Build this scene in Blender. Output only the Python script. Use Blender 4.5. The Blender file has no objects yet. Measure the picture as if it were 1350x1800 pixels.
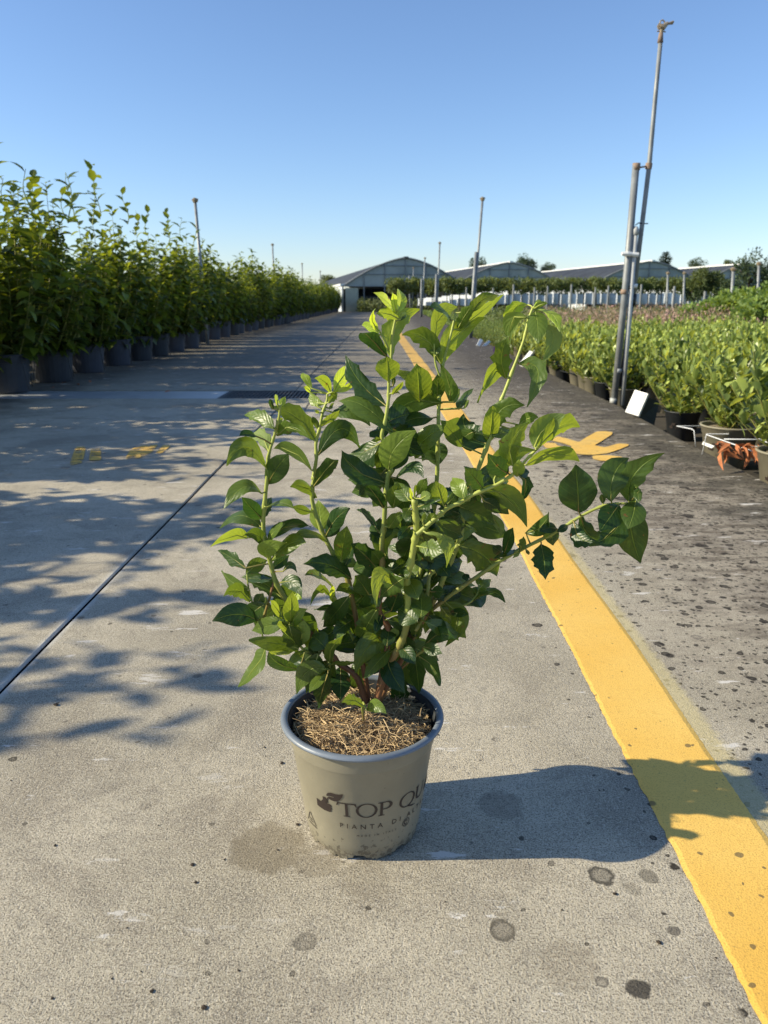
import bpy, bmesh, math, random
import numpy as np
from mathutils import Vector, Matrix
from mathutils.geometry import tessellate_polygon

random.seed(7); rng = np.random.default_rng(7)
R = math.radians
sc = bpy.context.scene
C = sc.collection

# ------------------------------------------------------------------ camera
F = 1350.0; H = .73; PITCH = math.atan((900 - 528) / F)
cam_d = bpy.data.cameras.new('camera'); cam = bpy.data.objects.new('camera', cam_d); C.objects.link(cam)
cam.location = (0, 0, H); cam.rotation_euler = (R(90) - PITCH, 0, 0)
cam_d.sensor_fit = 'VERTICAL'; cam_d.sensor_height = 36; cam_d.lens = 27
cam_d.clip_start = .02; cam_d.clip_end = 2000
cam_d.dof.use_dof = True; cam_d.dof.focus_distance = 1.08; cam_d.dof.aperture_fstop = 10.5
sc.camera = cam

# ------------------------------------------------------------------ light
SUN = Vector((-.342, -.033, .178)).normalized()
ELEV = math.asin(SUN.z); AZ = math.atan2(SUN.x, SUN.y)
w = bpy.data.worlds.new('World'); sc.world = w; w.use_nodes = True
nt = w.node_tree; nt.nodes.clear()
sky = nt.nodes.new('ShaderNodeTexSky'); sky.sky_type = 'NISHITA'; sky.sun_disc = False
sky.sun_elevation = ELEV; sky.sun_rotation = AZ
sky.air_density = 1.0; sky.dust_density = .25; sky.ozone_density = 6.0; sky.altitude = 0
bg = nt.nodes.new('ShaderNodeBackground'); bg.inputs[1].default_value = .113
wo = nt.nodes.new('ShaderNodeOutputWorld')
tint = nt.nodes.new('ShaderNodeMix'); tint.data_type = 'RGBA'; tint.blend_type = 'MULTIPLY'; tint.inputs[0].default_value = 1
tint.inputs[7].default_value = (1.27, 1.15, 1.12, 1)   # the photograph's own slightly violet blue
nt.links.new(sky.outputs[0], tint.inputs[6]); nt.links.new(tint.outputs[2], bg.inputs[0]); nt.links.new(bg.outputs[0], wo.inputs[0])
sl = bpy.data.lights.new('sun', 'SUN'); sl.energy = 5.0; sl.angle = R(.53); sl.color = (1, .895, .67)
so = bpy.data.objects.new('sun', sl); C.objects.link(so)
so.rotation_euler = (-SUN).to_track_quat('-Z', 'Y').to_euler()
sc.view_settings.view_transform = 'Standard'; sc.view_settings.look = 'None'
sc.view_settings.exposure = 0.56; sc.view_settings.gamma = 1; sc.view_settings.use_curve_mapping = False

# ------------------------------------------------------------------ placing
def ray(x, y):
    a = (x - 675) / F; b = (900 - y) / F
    return Vector((a, math.cos(PITCH) + b * math.sin(PITCH), -math.sin(PITCH) + b * math.cos(PITCH)))
def G(x, y, z=0.):
    r = ray(x, y); t = (z - H) / r.z; return Vector((r.x * t, r.y * t, z))
def at(x, y, Y):
    r = ray(x, y); t = Y / r.y; return Vector((r.x * t, Y, H + r.z * t))

# ------------------------------------------------------------------ object helpers
def tag(o, label=None, cat=None, group=None, kind=None):
    if label: o['label'] = label
    if cat: o['category'] = cat
    if group: o['group'] = group
    if kind: o['kind'] = kind
    return o
def empty(name, loc=(0, 0, 0), label=None, cat=None, group=None, kind=None):
    o = bpy.data.objects.new(name, None); C.objects.link(o); o.location = loc
    o.empty_display_size = .1
    return tag(o, label, cat, group, kind)
def link(name, me, parent=None):
    o = bpy.data.objects.new(name, me); C.objects.link(o)
    if parent is not None: o.parent = parent
    return o
def smooth(me, on=True):
    me.polygons.foreach_set('use_smooth', [on] * len(me.polygons)); me.update()

class MB:
    def __init__(s): s.v = []; s.f = []; s.m = []; s.t = []
    def add(s, verts, faces, mat=0, tone=.5):
        n = len(s.v); s.v += [tuple(q) for q in verts]
        s.f += [tuple(i + n for i in f) for f in faces]; s.m += [mat] * len(faces)
        s.t += list(tone) if hasattr(tone, '__len__') else [tone] * len(verts)
        return s
    def box(s, x0, x1, y0, y1, z0, z1, mat=0, tone=.5):
        v = [(x, y, z) for z in (z0, z1) for y in (y0, y1) for x in (x0, x1)]
        return s.add(v, [(0, 2, 3, 1), (4, 5, 7, 6), (0, 1, 5, 4), (2, 6, 7, 3), (0, 4, 6, 2), (1, 3, 7, 5)], mat, tone)
    def tube(s, pts, rad, n=8, mat=0, tone=.5, cap=True):
        pts = [Vector(q) for q in pts]; k = len(pts)
        rad = list(rad) if hasattr(rad, '__len__') else [rad] * k
        tn = list(tone) if hasattr(tone, '__len__') else [tone] * k
        vs = []; ts = []; up = None
        for i in range(k):
            d = (pts[min(i + 1, k - 1)] - pts[max(i - 1, 0)]).normalized()
            if up is None: up = d.orthogonal().normalized()
            else:
                up = up - d * up.dot(d)
                up = up.normalized() if up.length > 1e-6 else d.orthogonal().normalized()
            sd = d.cross(up)
            for j in range(n):
                a = 2 * math.pi * j / n
                vs.append(pts[i] + (up * math.cos(a) + sd * math.sin(a)) * rad[i]); ts.append(tn[i])
        fs = [(i * n + j, i * n + (j + 1) % n, (i + 1) * n + (j + 1) % n, (i + 1) * n + j) for i in range(k - 1) for j in range(n)]
        if cap: fs += [tuple(range(n - 1, -1, -1)), tuple((k - 1) * n + j for j in range(n))]
        return s.add(vs, fs, mat, ts)
    def lathe(s, prof, n=48, mat=0, tone=.5, cx=0, cy=0):
        vs = [(cx + r * math.cos(2 * math.pi * j / n), cy + r * math.sin(2 * math.pi * j / n), z) for r, z in prof for j in range(n)]
        fs = [(i * n + j, i * n + (j + 1) % n, (i + 1) * n + (j + 1) % n, (i + 1) * n + j) for i in range(len(prof) - 1) for j in range(n)]
        return s.add(vs, fs, mat, tone)
    def mesh(s, name, mats, sm=False):
        me = bpy.data.meshes.new(name); me.from_pydata(s.v, [], s.f)
        for q in (mats if isinstance(mats, (list, tuple)) else [mats]): me.materials.append(q)
        if any(s.m): me.polygons.foreach_set('material_index', s.m)
        a = me.attributes.new('tone', 'FLOAT', 'POINT'); a.data.foreach_set('value', s.t)
        if sm: smooth(me)
        me.update(); return me
    def build(s, name, mats, parent=None, sm=False):
        return link(name, s.mesh(name, mats, sm), parent)

def copy_tree(o, parent=None):
    c = o.copy(); C.objects.link(c); c.parent = parent
    for ch in [q for q in KIDS.get(o.name, [])]: copy_tree(ch, c)
    return c
KIDS = {}
def remember(root):
    KIDS.clear()
    for o in bpy.data.objects:
        if o.parent is not None: KIDS.setdefault(o.parent.name, []).append(o)

# ------------------------------------------------------------------ node helpers
class NT:
    def __init__(s, name):
        s.m = bpy.data.materials.new(name); s.m.use_nodes = True; s.t = s.m.node_tree; s.t.nodes.clear()
        s.out = s.t.nodes.new('ShaderNodeOutputMaterial')
    def n(s, kind, **kw):
        q = s.t.nodes.new('ShaderNode' + kind)
        for k, v in kw.items(): setattr(q, k, v)
        return q
    def put(s, sock, v):
        if v is None: return
        if isinstance(v, bpy.types.NodeSocket): s.t.links.new(v, sock)
        else:
            if isinstance(v, (tuple, list)) and len(v) == 3 and sock.type == 'RGBA': v = (*v, 1)
            sock.default_value = v
    def math(s, op, a, b=None, c=None, clamp=False):
        q = s.n('Math', operation=op, use_clamp=clamp); s.put(q.inputs[0], a)
        if b is not None: s.put(q.inputs[1], b)
        if c is not None: s.put(q.inputs[2], c)
        return q.outputs[0]
    def mix(s, f, a, b, mode='MIX'):
        q = s.n('Mix', data_type='RGBA', blend_type=mode); s.put(q.inputs[0], f); s.put(q.inputs[6], a); s.put(q.inputs[7], b)
        return q.outputs[2]
    def ramp(s, v, lo, hi, a=0., b=1.):
        q = s.n('MapRange', interpolation_type='SMOOTHSTEP'); s.put(q.inputs[0], v)
        q.inputs[1].default_value = lo; q.inputs[2].default_value = hi; q.inputs[3].default_value = a; q.inputs[4].default_value = b
        return q.outputs[0]
    def noise(s, vec, scale, detail=3, rough=.55, dist=0.):
        q = s.n('TexNoise'); s.put(q.inputs['Vector'], vec); q.inputs['Scale'].default_value = scale
        q.inputs['Detail'].default_value = detail; q.inputs['Roughness'].default_value = rough; q.inputs['Distortion'].default_value = dist
        return q.outputs[0]
    def vor(s, vec, scale, feature='F1', out=0, rnd=1.):
        q = s.n('TexVoronoi', feature=feature); s.put(q.inputs['Vector'], vec); q.inputs['Scale'].default_value = scale
        q.inputs['Randomness'].default_value = rnd
        return q.outputs[out], q.outputs[1]
    def mul(s, vec, k):
        q = s.n('VectorMath', operation='MULTIPLY'); s.put(q.inputs[0], vec); q.inputs[1].default_value = k; return q.outputs[0]
    def bump(s, h, strength=.3, dist=.01, normal=None):
        q = s.n('Bump'); s.put(q.inputs['Height'], h); q.inputs['Strength'].default_value = strength; q.inputs['Distance'].default_value = dist
        if normal is not None: s.put(q.inputs['Normal'], normal)
        return q.outputs[0]
    def bsdf(s, col, rough=.8, metal=0., spec=.5, normal=None, **kw):
        q = s.n('BsdfPrincipled'); s.put(q.inputs['Base Color'], col); s.put(q.inputs['Roughness'], rough)
        s.put(q.inputs['Metallic'], metal); s.put(q.inputs['Specular IOR Level'], spec)
        if normal is not None: s.put(q.inputs['Normal'], normal)
        for k, v in kw.items(): s.put(q.inputs[k.replace('_', ' ')], v)
        return q.outputs[0]
    def done(s, sh): s.t.links.new(sh, s.out.inputs[0]); return s.m
    def pos(s):
        g = s.n('NewGeometry'); x = s.n('SeparateXYZ'); s.t.links.new(g.outputs['Position'], x.inputs[0])
        return g.outputs['Position'], x.outputs[0], x.outputs[1], x.outputs[2]
    def obj(s): return s.n('TexCoord').outputs['Object']
    def tone(s): q = s.n('Attribute', attribute_name='tone'); return q.outputs['Fac']
    def rnd(s): return s.n('ObjectInfo').outputs['Random']

def plain(name, col, rough=.7, metal=0., spec=.5, var=.25, scale=12, bump=.1):
    t = NT(name); o = t.obj(); nz = t.noise(o, scale, 5, .6)
    c2 = tuple(c * (1 - var) for c in col)
    c = t.mix(t.ramp(nz, .35, .65), c2, col)
    return t.done(t.bsdf(c, rough, metal, spec, t.bump(t.noise(o, scale * 8, 3), bump, .003)))

# ------------------------------------------------------------------ materials
def concrete():
    t = NT('weathered_concrete'); P, X, Y, Z = t.pos()
    n1 = t.noise(P, 1.3, 6, .62); n2 = t.noise(P, 7, 5, .6); n3 = t.noise(P, 60, 3, .6); n4 = t.noise(P, 420, 2, .7)
    n0 = t.noise(P, 190, 4, .8); nw = t.noise(P, 18, 5, .7); nb = t.noise(P, 3.2, 7, .72, .6); nc = t.noise(P, .55, 3)
    c = t.mix(t.ramp(n1, .38, .62), (.385, .34, .25), (.56, .495, .37))
    c = t.mix(t.math('MULTIPLY', t.ramp(nb, .50, .62), .5), c, (.225, .19, .14))
    c = t.mix(t.math('MULTIPLY', t.ramp(nb, .46, .34), .35), c, (.60, .545, .43))
    c = t.mix(t.math('MULTIPLY', t.ramp(n2, .5, .68), .45), c, (.27, .24, .185))
    c = t.mix(t.math('MULTIPLY', t.ramp(nw, .52, .7), .4), c, (.30, .265, .205))
    c = t.mix(t.math('MULTIPLY', t.ramp(n3, .48, .7), .4), c, (.23, .205, .165))
    c = t.mix(t.math('MULTIPLY', t.ramp(n0, .52, .64), .62), c, (.17, .145, .11))
    c = t.mix(t.math('MULTIPLY', t.ramp(n0, .46, .36), .5), c, (.70, .64, .52))
    c = t.mix(t.math('MULTIPLY', t.ramp(n4, .55, .63), .85), c, (.12, .10, .078))
    c = t.mix(t.math('MULTIPLY', t.ramp(n4, .45, .38), .45), c, (.68, .62, .50))
    # grey tint and grime growing towards the kerb side
    gx = t.ramp(t.math('ADD', X, t.math('MULTIPLY', t.math('SUBTRACT', n1, .5), 1.6)), .45, 1.25)
    c = t.mix(t.math('MULTIPLY', gx, .5), c, (.205, .172, .132))
    gd = t.math('MULTIPLY', t.ramp(X, .5, 1.1), t.ramp(t.noise(t.mul(P, (1.5, 4, 1)), 4.5, 7, .75), .47, .57))
    c = t.mix(t.math('MULTIPLY', gd, .74), c, (.095, .074, .052))
    ge = t.math('MULTIPLY', t.ramp(X, .6, 1.3), t.ramp(t.noise(P, 24, 6, .8), .52, .60))
    c = t.mix(t.math('MULTIPLY', ge, .7), c, (.075, .062, .046))
    n5 = t.noise(t.mul(P, (1, 1.3, 1)), 3.1, 6, .7)
    kx = t.ramp(t.math('ADD', X, t.math('MULTIPLY', t.math('SUBTRACT', n5, .5), 1.9)), 1.05, 1.6)
    c = t.mix(t.math('MULTIPLY', kx, .85), c, (.075, .067, .052))
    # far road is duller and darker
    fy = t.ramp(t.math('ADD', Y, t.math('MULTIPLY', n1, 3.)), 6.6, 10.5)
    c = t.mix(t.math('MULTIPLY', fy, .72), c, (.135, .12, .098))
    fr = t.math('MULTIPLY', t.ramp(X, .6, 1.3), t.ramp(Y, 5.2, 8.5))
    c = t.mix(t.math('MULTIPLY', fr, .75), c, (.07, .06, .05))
    # grime at the foot of the left hand row of tubs
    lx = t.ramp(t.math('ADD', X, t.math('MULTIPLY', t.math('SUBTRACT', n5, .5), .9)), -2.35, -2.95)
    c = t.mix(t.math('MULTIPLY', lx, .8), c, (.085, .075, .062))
    # dark round drops, mostly on the kerb side
    wn = t.n('TexNoise'); t.put(wn.inputs['Vector'], P); wn.inputs['Scale'].default_value = 30; wn.inputs['Detail'].default_value = 3
    wv = t.n('VectorMath', operation='MULTIPLY_ADD'); t.put(wv.inputs[0], wn.outputs['Color']); wv.inputs[1].default_value = (.02, .02, .02); t.put(wv.inputs[2], P)
    W = wv.outputs[0]
    for sc_, dens, k in ((12, .40, .9), (24, .9, .94), (43, 1.1, .92), (75, 1.1, .85)):
        q = t.n('TexVoronoi'); t.put(q.inputs['Vector'], W); q.inputs['Scale'].default_value = sc_
        sp = t.n('SeparateColor'); t.t.links.new(q.outputs['Color'], sp.inputs[0])
        rad = t.math('MULTIPLY_ADD', sp.outputs[0], .30, .05)
        inside = t.ramp(t.math('SUBTRACT', q.outputs['Distance'], rad), .02, -.03)
        d = t.math('ADD', t.ramp(t.math('ADD', X, t.math('MULTIPLY', n2, .5)), .55, 1.15, .018, 1.), 0.)
        on = t.ramp(t.math('SUBTRACT', sp.outputs[1], t.math('MULTIPLY', d, dens)), .03, -.03)
        ring = t.ramp(t.math('ABSOLUTE', t.math('SUBTRACT', q.outputs['Distance'], t.math('MULTIPLY', rad, .8))), .0, .12, 1., .78)
        c = t.mix(t.math('MULTIPLY', t.math('MULTIPLY', inside, on), t.math('MULTIPLY', ring, k)), c, (.024, .019, .014))
    # pale lime patches
    nl = t.noise(t.mul(P, (.9, 3.2, 1)), 5.5, 6, .7); nm = t.noise(P, .8, 2)
    c = t.mix(t.math('MULTIPLY', t.ramp(nl, .615, .65), t.ramp(nm, .38, .50)), c, (.66, .62, .55))
    # single stains
    for px, py, r, ring, kk, col in ((883, 1635, .0165, 1, .88, (.11, .095, .07)), (1058, 1540, .0165, 1, .95, (.07, .062, .048)), (1122, 1738, .0135, 0, .85, (.03, .026, .022)),
                                (1000, 1695, .034, 0, .22, (.17, .13, .08)), (1058, 1727, .008, 1, .7, (.07, .06, .05)), (470, 1490, .052, 0, .55, (.18, .145, .09)),
                                (1185, 1636, .008, 0, .7, (.07, .06, .05)), (560, 1512, .032, 0, .4, (.2, .165, .11)), (880, 1415, .034, 0, .4, (.15, .13, .1)),
                                (1140, 1540, .012, 0, .6, (.09, .08, .06)), (640, 1545, .035, 0, .2, (.2, .165, .11)), (1225, 1120, .012, 1, .6, (.08, .07, .06))):
        g = G(px, py)
        dx = t.math('SUBTRACT', X, g.x); dy = t.math('SUBTRACT', Y, g.y)
        d = t.math('SQRT', t.math('ADD', t.math('MULTIPLY', dx, dx), t.math('MULTIPLY', dy, dy)))
        d = t.math('ADD', d, t.math('MULTIPLY', t.math('SUBTRACT', t.noise(P, 45, 4, .7), .5), r * .9 + .006))
        m = t.ramp(d, r * 1.12, r * .85)
        if ring: m = t.math('MULTIPLY', m, t.ramp(d, r * .45, r * .9, .5, 1.))
        c = t.mix(t.math('MULTIPLY', m, kk), c, col)
    # ghost of an older painted line to the right of the yellow one
    gb = t.math('MULTIPLY', t.ramp(t.math('ADD', X, t.math('MULTIPLY', n3, .012)), .535, .55), t.ramp(t.math('ADD', X, t.math('MULTIPLY', n3, .03)), .605, .585))
    gb = t.math('MULTIPLY', gb, t.ramp(Y, 3.2, 1.8))
    c = t.mix(t.math('MULTIPLY', gb, .55), c, (.62, .52, .25))
    # lime along the long joint
    lj = t.math('ABSOLUTE', t.math('ADD', X, .745))
    lj = t.math('ADD', lj, t.math('MULTIPLY', t.math('SUBTRACT', n2, .5), .03))
    c = t.mix(t.math('MULTIPLY', t.ramp(lj, .024, .006), t.ramp(Y, 2.7, 1.6, 0., .7)), c, (.62, .6, .55))
    h = t.math('ADD', t.math('MULTIPLY', n4, .6), t.math('ADD', t.math('MULTIPLY', n3, .5), t.math('MULTIPLY', n2, .8)))
    rg = t.ramp(n1, .3, .7, .93, .8)
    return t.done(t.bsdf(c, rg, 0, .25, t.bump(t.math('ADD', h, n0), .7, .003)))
M = {}
M['concrete'] = concrete()

def paint(name, worn):
    t = NT(name); P, X, Y, Z = t.pos()
    n1 = t.noise(P, 2.5, 4); n2 = t.noise(P, 40, 4, .7); n4 = t.noise(P, 380, 2, .7)
    c = t.mix(t.ramp(n1, .3, .7), (.80, .47, .085), (.86, .56, .14))
    c = t.mix(t.math('MULTIPLY', t.ramp(n2, .5, .75), .3), c, (.66, .36, .07))
    c = t.mix(t.math('MULTIPLY', t.ramp(n4, .50, .66), .5), c, (.50, .28, .06))
    c = t.mix(t.math('MULTIPLY', t.ramp(t.noise(P, 150, 4, .8), .60, .68), .5), c, (.30, .20, .07))
    c = t.mix(t.math('MULTIPLY', t.ramp(Y, 6., 13.), .55), c, (.45, .27, .09))
    wv = t.n('VectorMath', operation='MULTIPLY_ADD'); wn = t.n('TexNoise'); t.put(wn.inputs['Vector'], P); wn.inputs['Scale'].default_value = 35
    t.put(wv.inputs[0], wn.outputs['Color']); wv.inputs[1].default_value = (.02, .02, .02); t.put(wv.inputs[2], P)
    for s_, dens in ((18, .16), (38, .14), (75, .12)):
        q = t.n('TexVoronoi'); t.put(q.inputs['Vector'], wv.outputs[0]); q.inputs['Scale'].default_value = s_
        sp = t.n('SeparateColor'); t.t.links.new(q.outputs['Color'], sp.inputs[0])
        ins = t.ramp(t.math('SUBTRACT', q.outputs['Distance'], t.math('MULTIPLY', sp.outputs[0], .26)), .02, -.03)
        on = t.math('LESS_THAN', sp.outputs[1], dens)
        c = t.mix(t.math('MULTIPLY', t.math('MULTIPLY', ins, on), .75), c, (.10, .085, .05))
    if worn:
        nz = t.noise(P, 9, 6, .75)
        c = t.mix(t.math('MULTIPLY', t.ramp(nz, .45, .65), .4), c, (.50, .36, .14))
    b = t.bsdf(c, .75, 0, .3, t.bump(t.math('ADD', n4, n2), .5, .0015))
    if not worn: return t.done(b)
    tr = t.n('BsdfTransparent'); ms = t.n('MixShader'); k = t.noise(P, 26, 6, .8)
    m = t.ramp(t.math('ADD', t.math('MULTIPLY', k, .7), t.math('MULTIPLY', nz, .3)), *((.50, .56) if worn == 2 else (.60, .64)))
    t.t.links.new(m, ms.inputs[0]); t.t.links.new(b, ms.inputs[1]); t.t.links.new(tr.outputs[0], ms.inputs[2])
    return t.done(ms.outputs[0])
M['paint'] = paint('yellow_road_paint', 0); M['paint_worn'] = paint('worn_yellow_paint', 1); M['paint_faded'] = paint('faded_yellow_paint', 2)

def leaf_mat(name, dark, light, rough=.38, trans=.35, vein=True, gain=1., under=(.16, .22, .09)):
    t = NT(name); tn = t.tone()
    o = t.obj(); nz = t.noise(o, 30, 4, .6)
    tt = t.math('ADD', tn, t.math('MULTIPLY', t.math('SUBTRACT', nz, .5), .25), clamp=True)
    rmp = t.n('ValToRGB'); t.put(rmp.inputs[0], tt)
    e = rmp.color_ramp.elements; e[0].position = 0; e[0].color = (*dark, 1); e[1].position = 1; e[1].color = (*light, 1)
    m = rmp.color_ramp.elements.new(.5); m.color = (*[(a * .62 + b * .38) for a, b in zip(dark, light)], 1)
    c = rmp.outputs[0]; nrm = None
    if vein:
        uv = t.n('TexCoord').outputs['UV']; sx = t.n('SeparateXYZ'); t.t.links.new(uv, sx.inputs[0])
        s_, v_ = sx.outputs[0], sx.outputs[1]
        a = t.math('ABSOLUTE', s_)
        mid = t.ramp(a, .055, .02)
        side = t.math('FRACT', t.math('MULTIPLY', t.math('SUBTRACT', v_, t.math('MULTIPLY', a, .28)), 7.5))
        side = t.math('ABSOLUTE', t.math('SUBTRACT', side, .5))
        sv = t.ramp(side, .07, .0)
        net = t.vor(o, 320, 'DISTANCE_TO_EDGE')[0]
        vv = t.math('MAXIMUM', mid, t.math('MULTIPLY', sv, .28))
        c = t.mix(t.math('MULTIPLY', vv, .20), c, tuple(min(1, x * 1.3 + .04) for x in light))
        hh = t.math('ADD', t.math('MULTIPLY', side, .28), t.math('ADD', t.math('MULTIPLY', t.noise(o, 60, 3, .6), 1.1), t.math('MULTIPLY', mid, -1.)))
        nrm = t.bump(hh, .6, .0022)
        # scorched and chewed spots
        sp = t.noise(o, 52, 4, .65)
        c = t.mix(t.ramp(sp, .675, .70), c, (.16, .09, .03))
    g = t.n('NewGeometry')
    cu = t.mix(.55, c, under)
    cc = t.mix(g.outputs['Backfacing'], c, cu)
    rr = t.math('ADD', t.math('MULTIPLY', g.outputs['Backfacing'], .3), rough)
    b = t.bsdf(cc, rr, 0, .5, nrm)
    tr = t.n('BsdfTranslucent')
    hs = t.n('Hsv') if False else None
    tc = t.mix(1., c, (2.6 * gain, 2.2 * gain, .9 * gain), 'MULTIPLY')
    t.put(tr.inputs[0], tc)
    if nrm is not None: t.put(tr.inputs['Normal'], nrm)
    ms = t.n('MixShader'); ms.inputs[0].default_value = trans
    t.t.links.new(b, ms.inputs[1]); t.t.links.new(tr.outputs[0], ms.inputs[2])
    return t.done(ms.outputs[0])
M['leaf'] = leaf_mat('shrub_leaf', (.020, .056, .014), (.34, .46, .06), .38, .38)
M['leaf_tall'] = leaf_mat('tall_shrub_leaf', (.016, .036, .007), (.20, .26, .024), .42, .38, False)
M['leaf_bed'] = leaf_mat('bed_shrub_leaf', (.022, .055, .008), (.44, .52, .13), .38, .28, False, 1., (.13, .20, .06))
M['leaf_dark'] = leaf_mat('dark_tree_leaf', (.012, .028, .012), (.05, .08, .025), .6, .2, False)
M['leaf_mid'] = leaf_mat('hedge_leaf', (.035, .055, .015), (.21, .25, .08), .6, .3, False)
M['leaf_bright'] = leaf_mat('bright_bush_leaf', (.08, .15, .03), (.30, .40, .09), .5, .3, False)
M['heather'] = leaf_mat('dry_flower', (.11, .10, .05), (.55, .33, .31), .8, .15, False)
M['grass'] = leaf_mat('grass_blade', (.05, .09, .02), (.22, .30, .08), .6, .3, False)

def stem_mat():
    t = NT('green_stem'); tn = t.tone(); o = t.obj()
    r = t.n('ValToRGB'); t.put(r.inputs[0], t.math('ADD', tn, t.math('MULTIPLY', t.math('SUBTRACT', t.noise(o, 40, 3), .5), .3), clamp=True))
    e = r.color_ramp.elements; e[0].color = (.075, .04, .022, 1); e[1].position = 1; e[1].color = (.42, .46, .10, 1)
    m = e.new(.35); m.color = (.24, .11, .05, 1); m = e.new(.55); m.color = (.26, .30, .06, 1)
    return t.done(t.bsdf(r.outputs[0], .5, 0, .4, t.bump(t.noise(o, 160, 3), .4, .001)))
M['stem'] = stem_mat()
M['wood'] = plain('brown_twig', (.14, .10, .06), .8)

def pot_mat(name, col, dirt=.6, rough=.5):
    t = NT(name); o = t.obj(); s = t.n('SeparateXYZ'); t.t.links.new(o, s.inputs[0]); z = s.outputs[2]
    c = t.mix(t.ramp(t.noise(o, 14, 4, .65), .35, .7), tuple(q * .88 for q in col), col)
    dn = t.noise(o, 120, 4, .7)
    lo = t.ramp(z, .055, .0, 0., .20)
    m = t.ramp(t.math('ADD', dn, lo), .68, .72)
    c = t.mix(t.math('MULTIPLY', m, dirt), c, (.045, .035, .025))
    c = t.mix(t.math('MULTIPLY', t.ramp(z, .03, .0), .4 * dirt), c, (.14, .12, .09))
    c = t.mix(t.math('MULTIPLY', t.ramp(t.noise(o, 30, 5, .7), .62, .75), .35), c, tuple(min(1, q * 1.5) for q in col))
    return t.done(t.bsdf(c, rough, 0, .4, t.bump(t.noise(o, 260, 2), .12, .0006)))
M['pot'] = pot_mat('taupe_plastic', (.275, .25, .18))
M['pot_rim'] = plain('blue_grey_plastic', (.17, .20, .24), .42, var=.15)
M['pot_in'] = plain('dark_inner_plastic', (.05, .055, .06), .6)
M['ink'] = plain('dark_brown_print', (.035, .024, .02), .5, var=.1)
M['tub'] = plain('anthracite_tub', (.045, .05, .068), .5, var=.2, scale=6)
M['tub2'] = plain('dark_slate_tub', (.028, .032, .040), .5, var=.2, scale=6)
M['black_pot'] = plain('black_nursery_pot', (.03, .033, .036), .5)
M['soil'] = plain('potting_soil', (.055, .038, .024), .95, var=.5, scale=40, bump=.8)
M['crust'] = plain('pale_mulch', (.30, .24, .16), .95, var=.5, scale=60, bump=.9)
def straw_mat():
    t = NT('dry_straw'); tn = t.tone()
    c = t.mix(tn, (.10, .055, .025), (.68, .50, .27))
    return t.done(t.bsdf(c, .6, 0, .35))
M['straw'] = straw_mat()
M['pipe'] = plain('galvanised_pipe', (.27, .285, .285), .5, .2, var=.3, scale=9)
M['tar'] = plain('black_joint_tar', (.008, .008, .009), 1., spec=0.)
M['pipe_light'] = plain('pale_grey_pipe', (.50, .51, .49), .5, var=.2)
M['hose'] = plain('black_rubber', (.02, .022, .025), .5)
M['brass'] = plain('weathered_brass', (.42, .33, .21), .45, .4)
M['rust'] = plain('rusty_band', (.30, .21, .15), .8)
M['white'] = plain('white_plastic', (.80, .80, .76), .5, var=.06)
M['wire'] = plain('white_coated_wire', (.72, .74, .76), .4, var=.1)
M['iron'] = plain('cast_iron', (.035, .035, .037), .6, .3)
M['earth'] = plain('dark_earth', (.07, .058, .042), .95, var=.5, scale=1.5, bump=.6)
M['slate'] = plain('blue_grey_board', (.07, .09, .11), .5)
M['purple'] = plain('purple_print', (.22, .07, .34), .5)
M['rusty_leaf'] = plain('orange_dry_leaf', (.50, .17, .06), .8, var=.4, scale=40)
M['trunk'] = plain('tree_bark', (.13, .10, .075), .9, var=.4)
M['post'] = plain('grey_concrete_post', (.27, .28, .28), .85)
M['wetplate'] = plain('smooth_pale_concrete', (.42, .43, .43), .35, var=.15, scale=5)

def poly_sheet(name, c1, c2, rough, alpha, stripes=None):
    t = NT(name); o = t.obj(); nz = t.noise(o, .6, 5, .65)
    c = t.mix(t.ramp(nz, .35, .65), c1, c2)
    if stripes:
        sx = t.n('SeparateXYZ'); t.t.links.new(o, sx.inputs[0])
        wv = t.math('FRACT', t.math('MULTIPLY', sx.outputs[0], stripes))
        c = t.mix(t.math('MULTIPLY', t.ramp(t.math('ABSOLUTE', t.math('SUBTRACT', wv, .5)), .5, .3), .35), c, tuple(q * .5 for q in c1))
    b = t.bsdf(c, rough, 0, .4, t.bump(t.noise(o, 3, 3), .3, .05))
    if alpha >= 1: return t.done(b)
    tr = t.n('BsdfTransparent'); ms = t.n('MixShader'); ms.inputs[0].default_value = alpha
    t.t.links.new(tr.outputs[0], ms.inputs[1]); t.t.links.new(b, ms.inputs[2]); return t.done(ms.outputs[0])
M['film'] = poly_sheet('greenhouse_film', (.32, .35, .32), (.45, .48, .44), .5, .88)
M['shade'] = poly_sheet('roof_shade_net', (.035, .04, .052), (.06, .07, .085), .8, .86)
M['white_film'] = poly_sheet('white_film', (.62, .66, .70), (.85, .88, .90), .6, 1., 1.5)
M['tan_film'] = poly_sheet('yellowed_film', (.36, .36, .27), (.44, .44, .34), .6, 1.)
M['inside'] = plain('dark_greenhouse_interior', (.20, .24, .23), .9)

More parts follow.
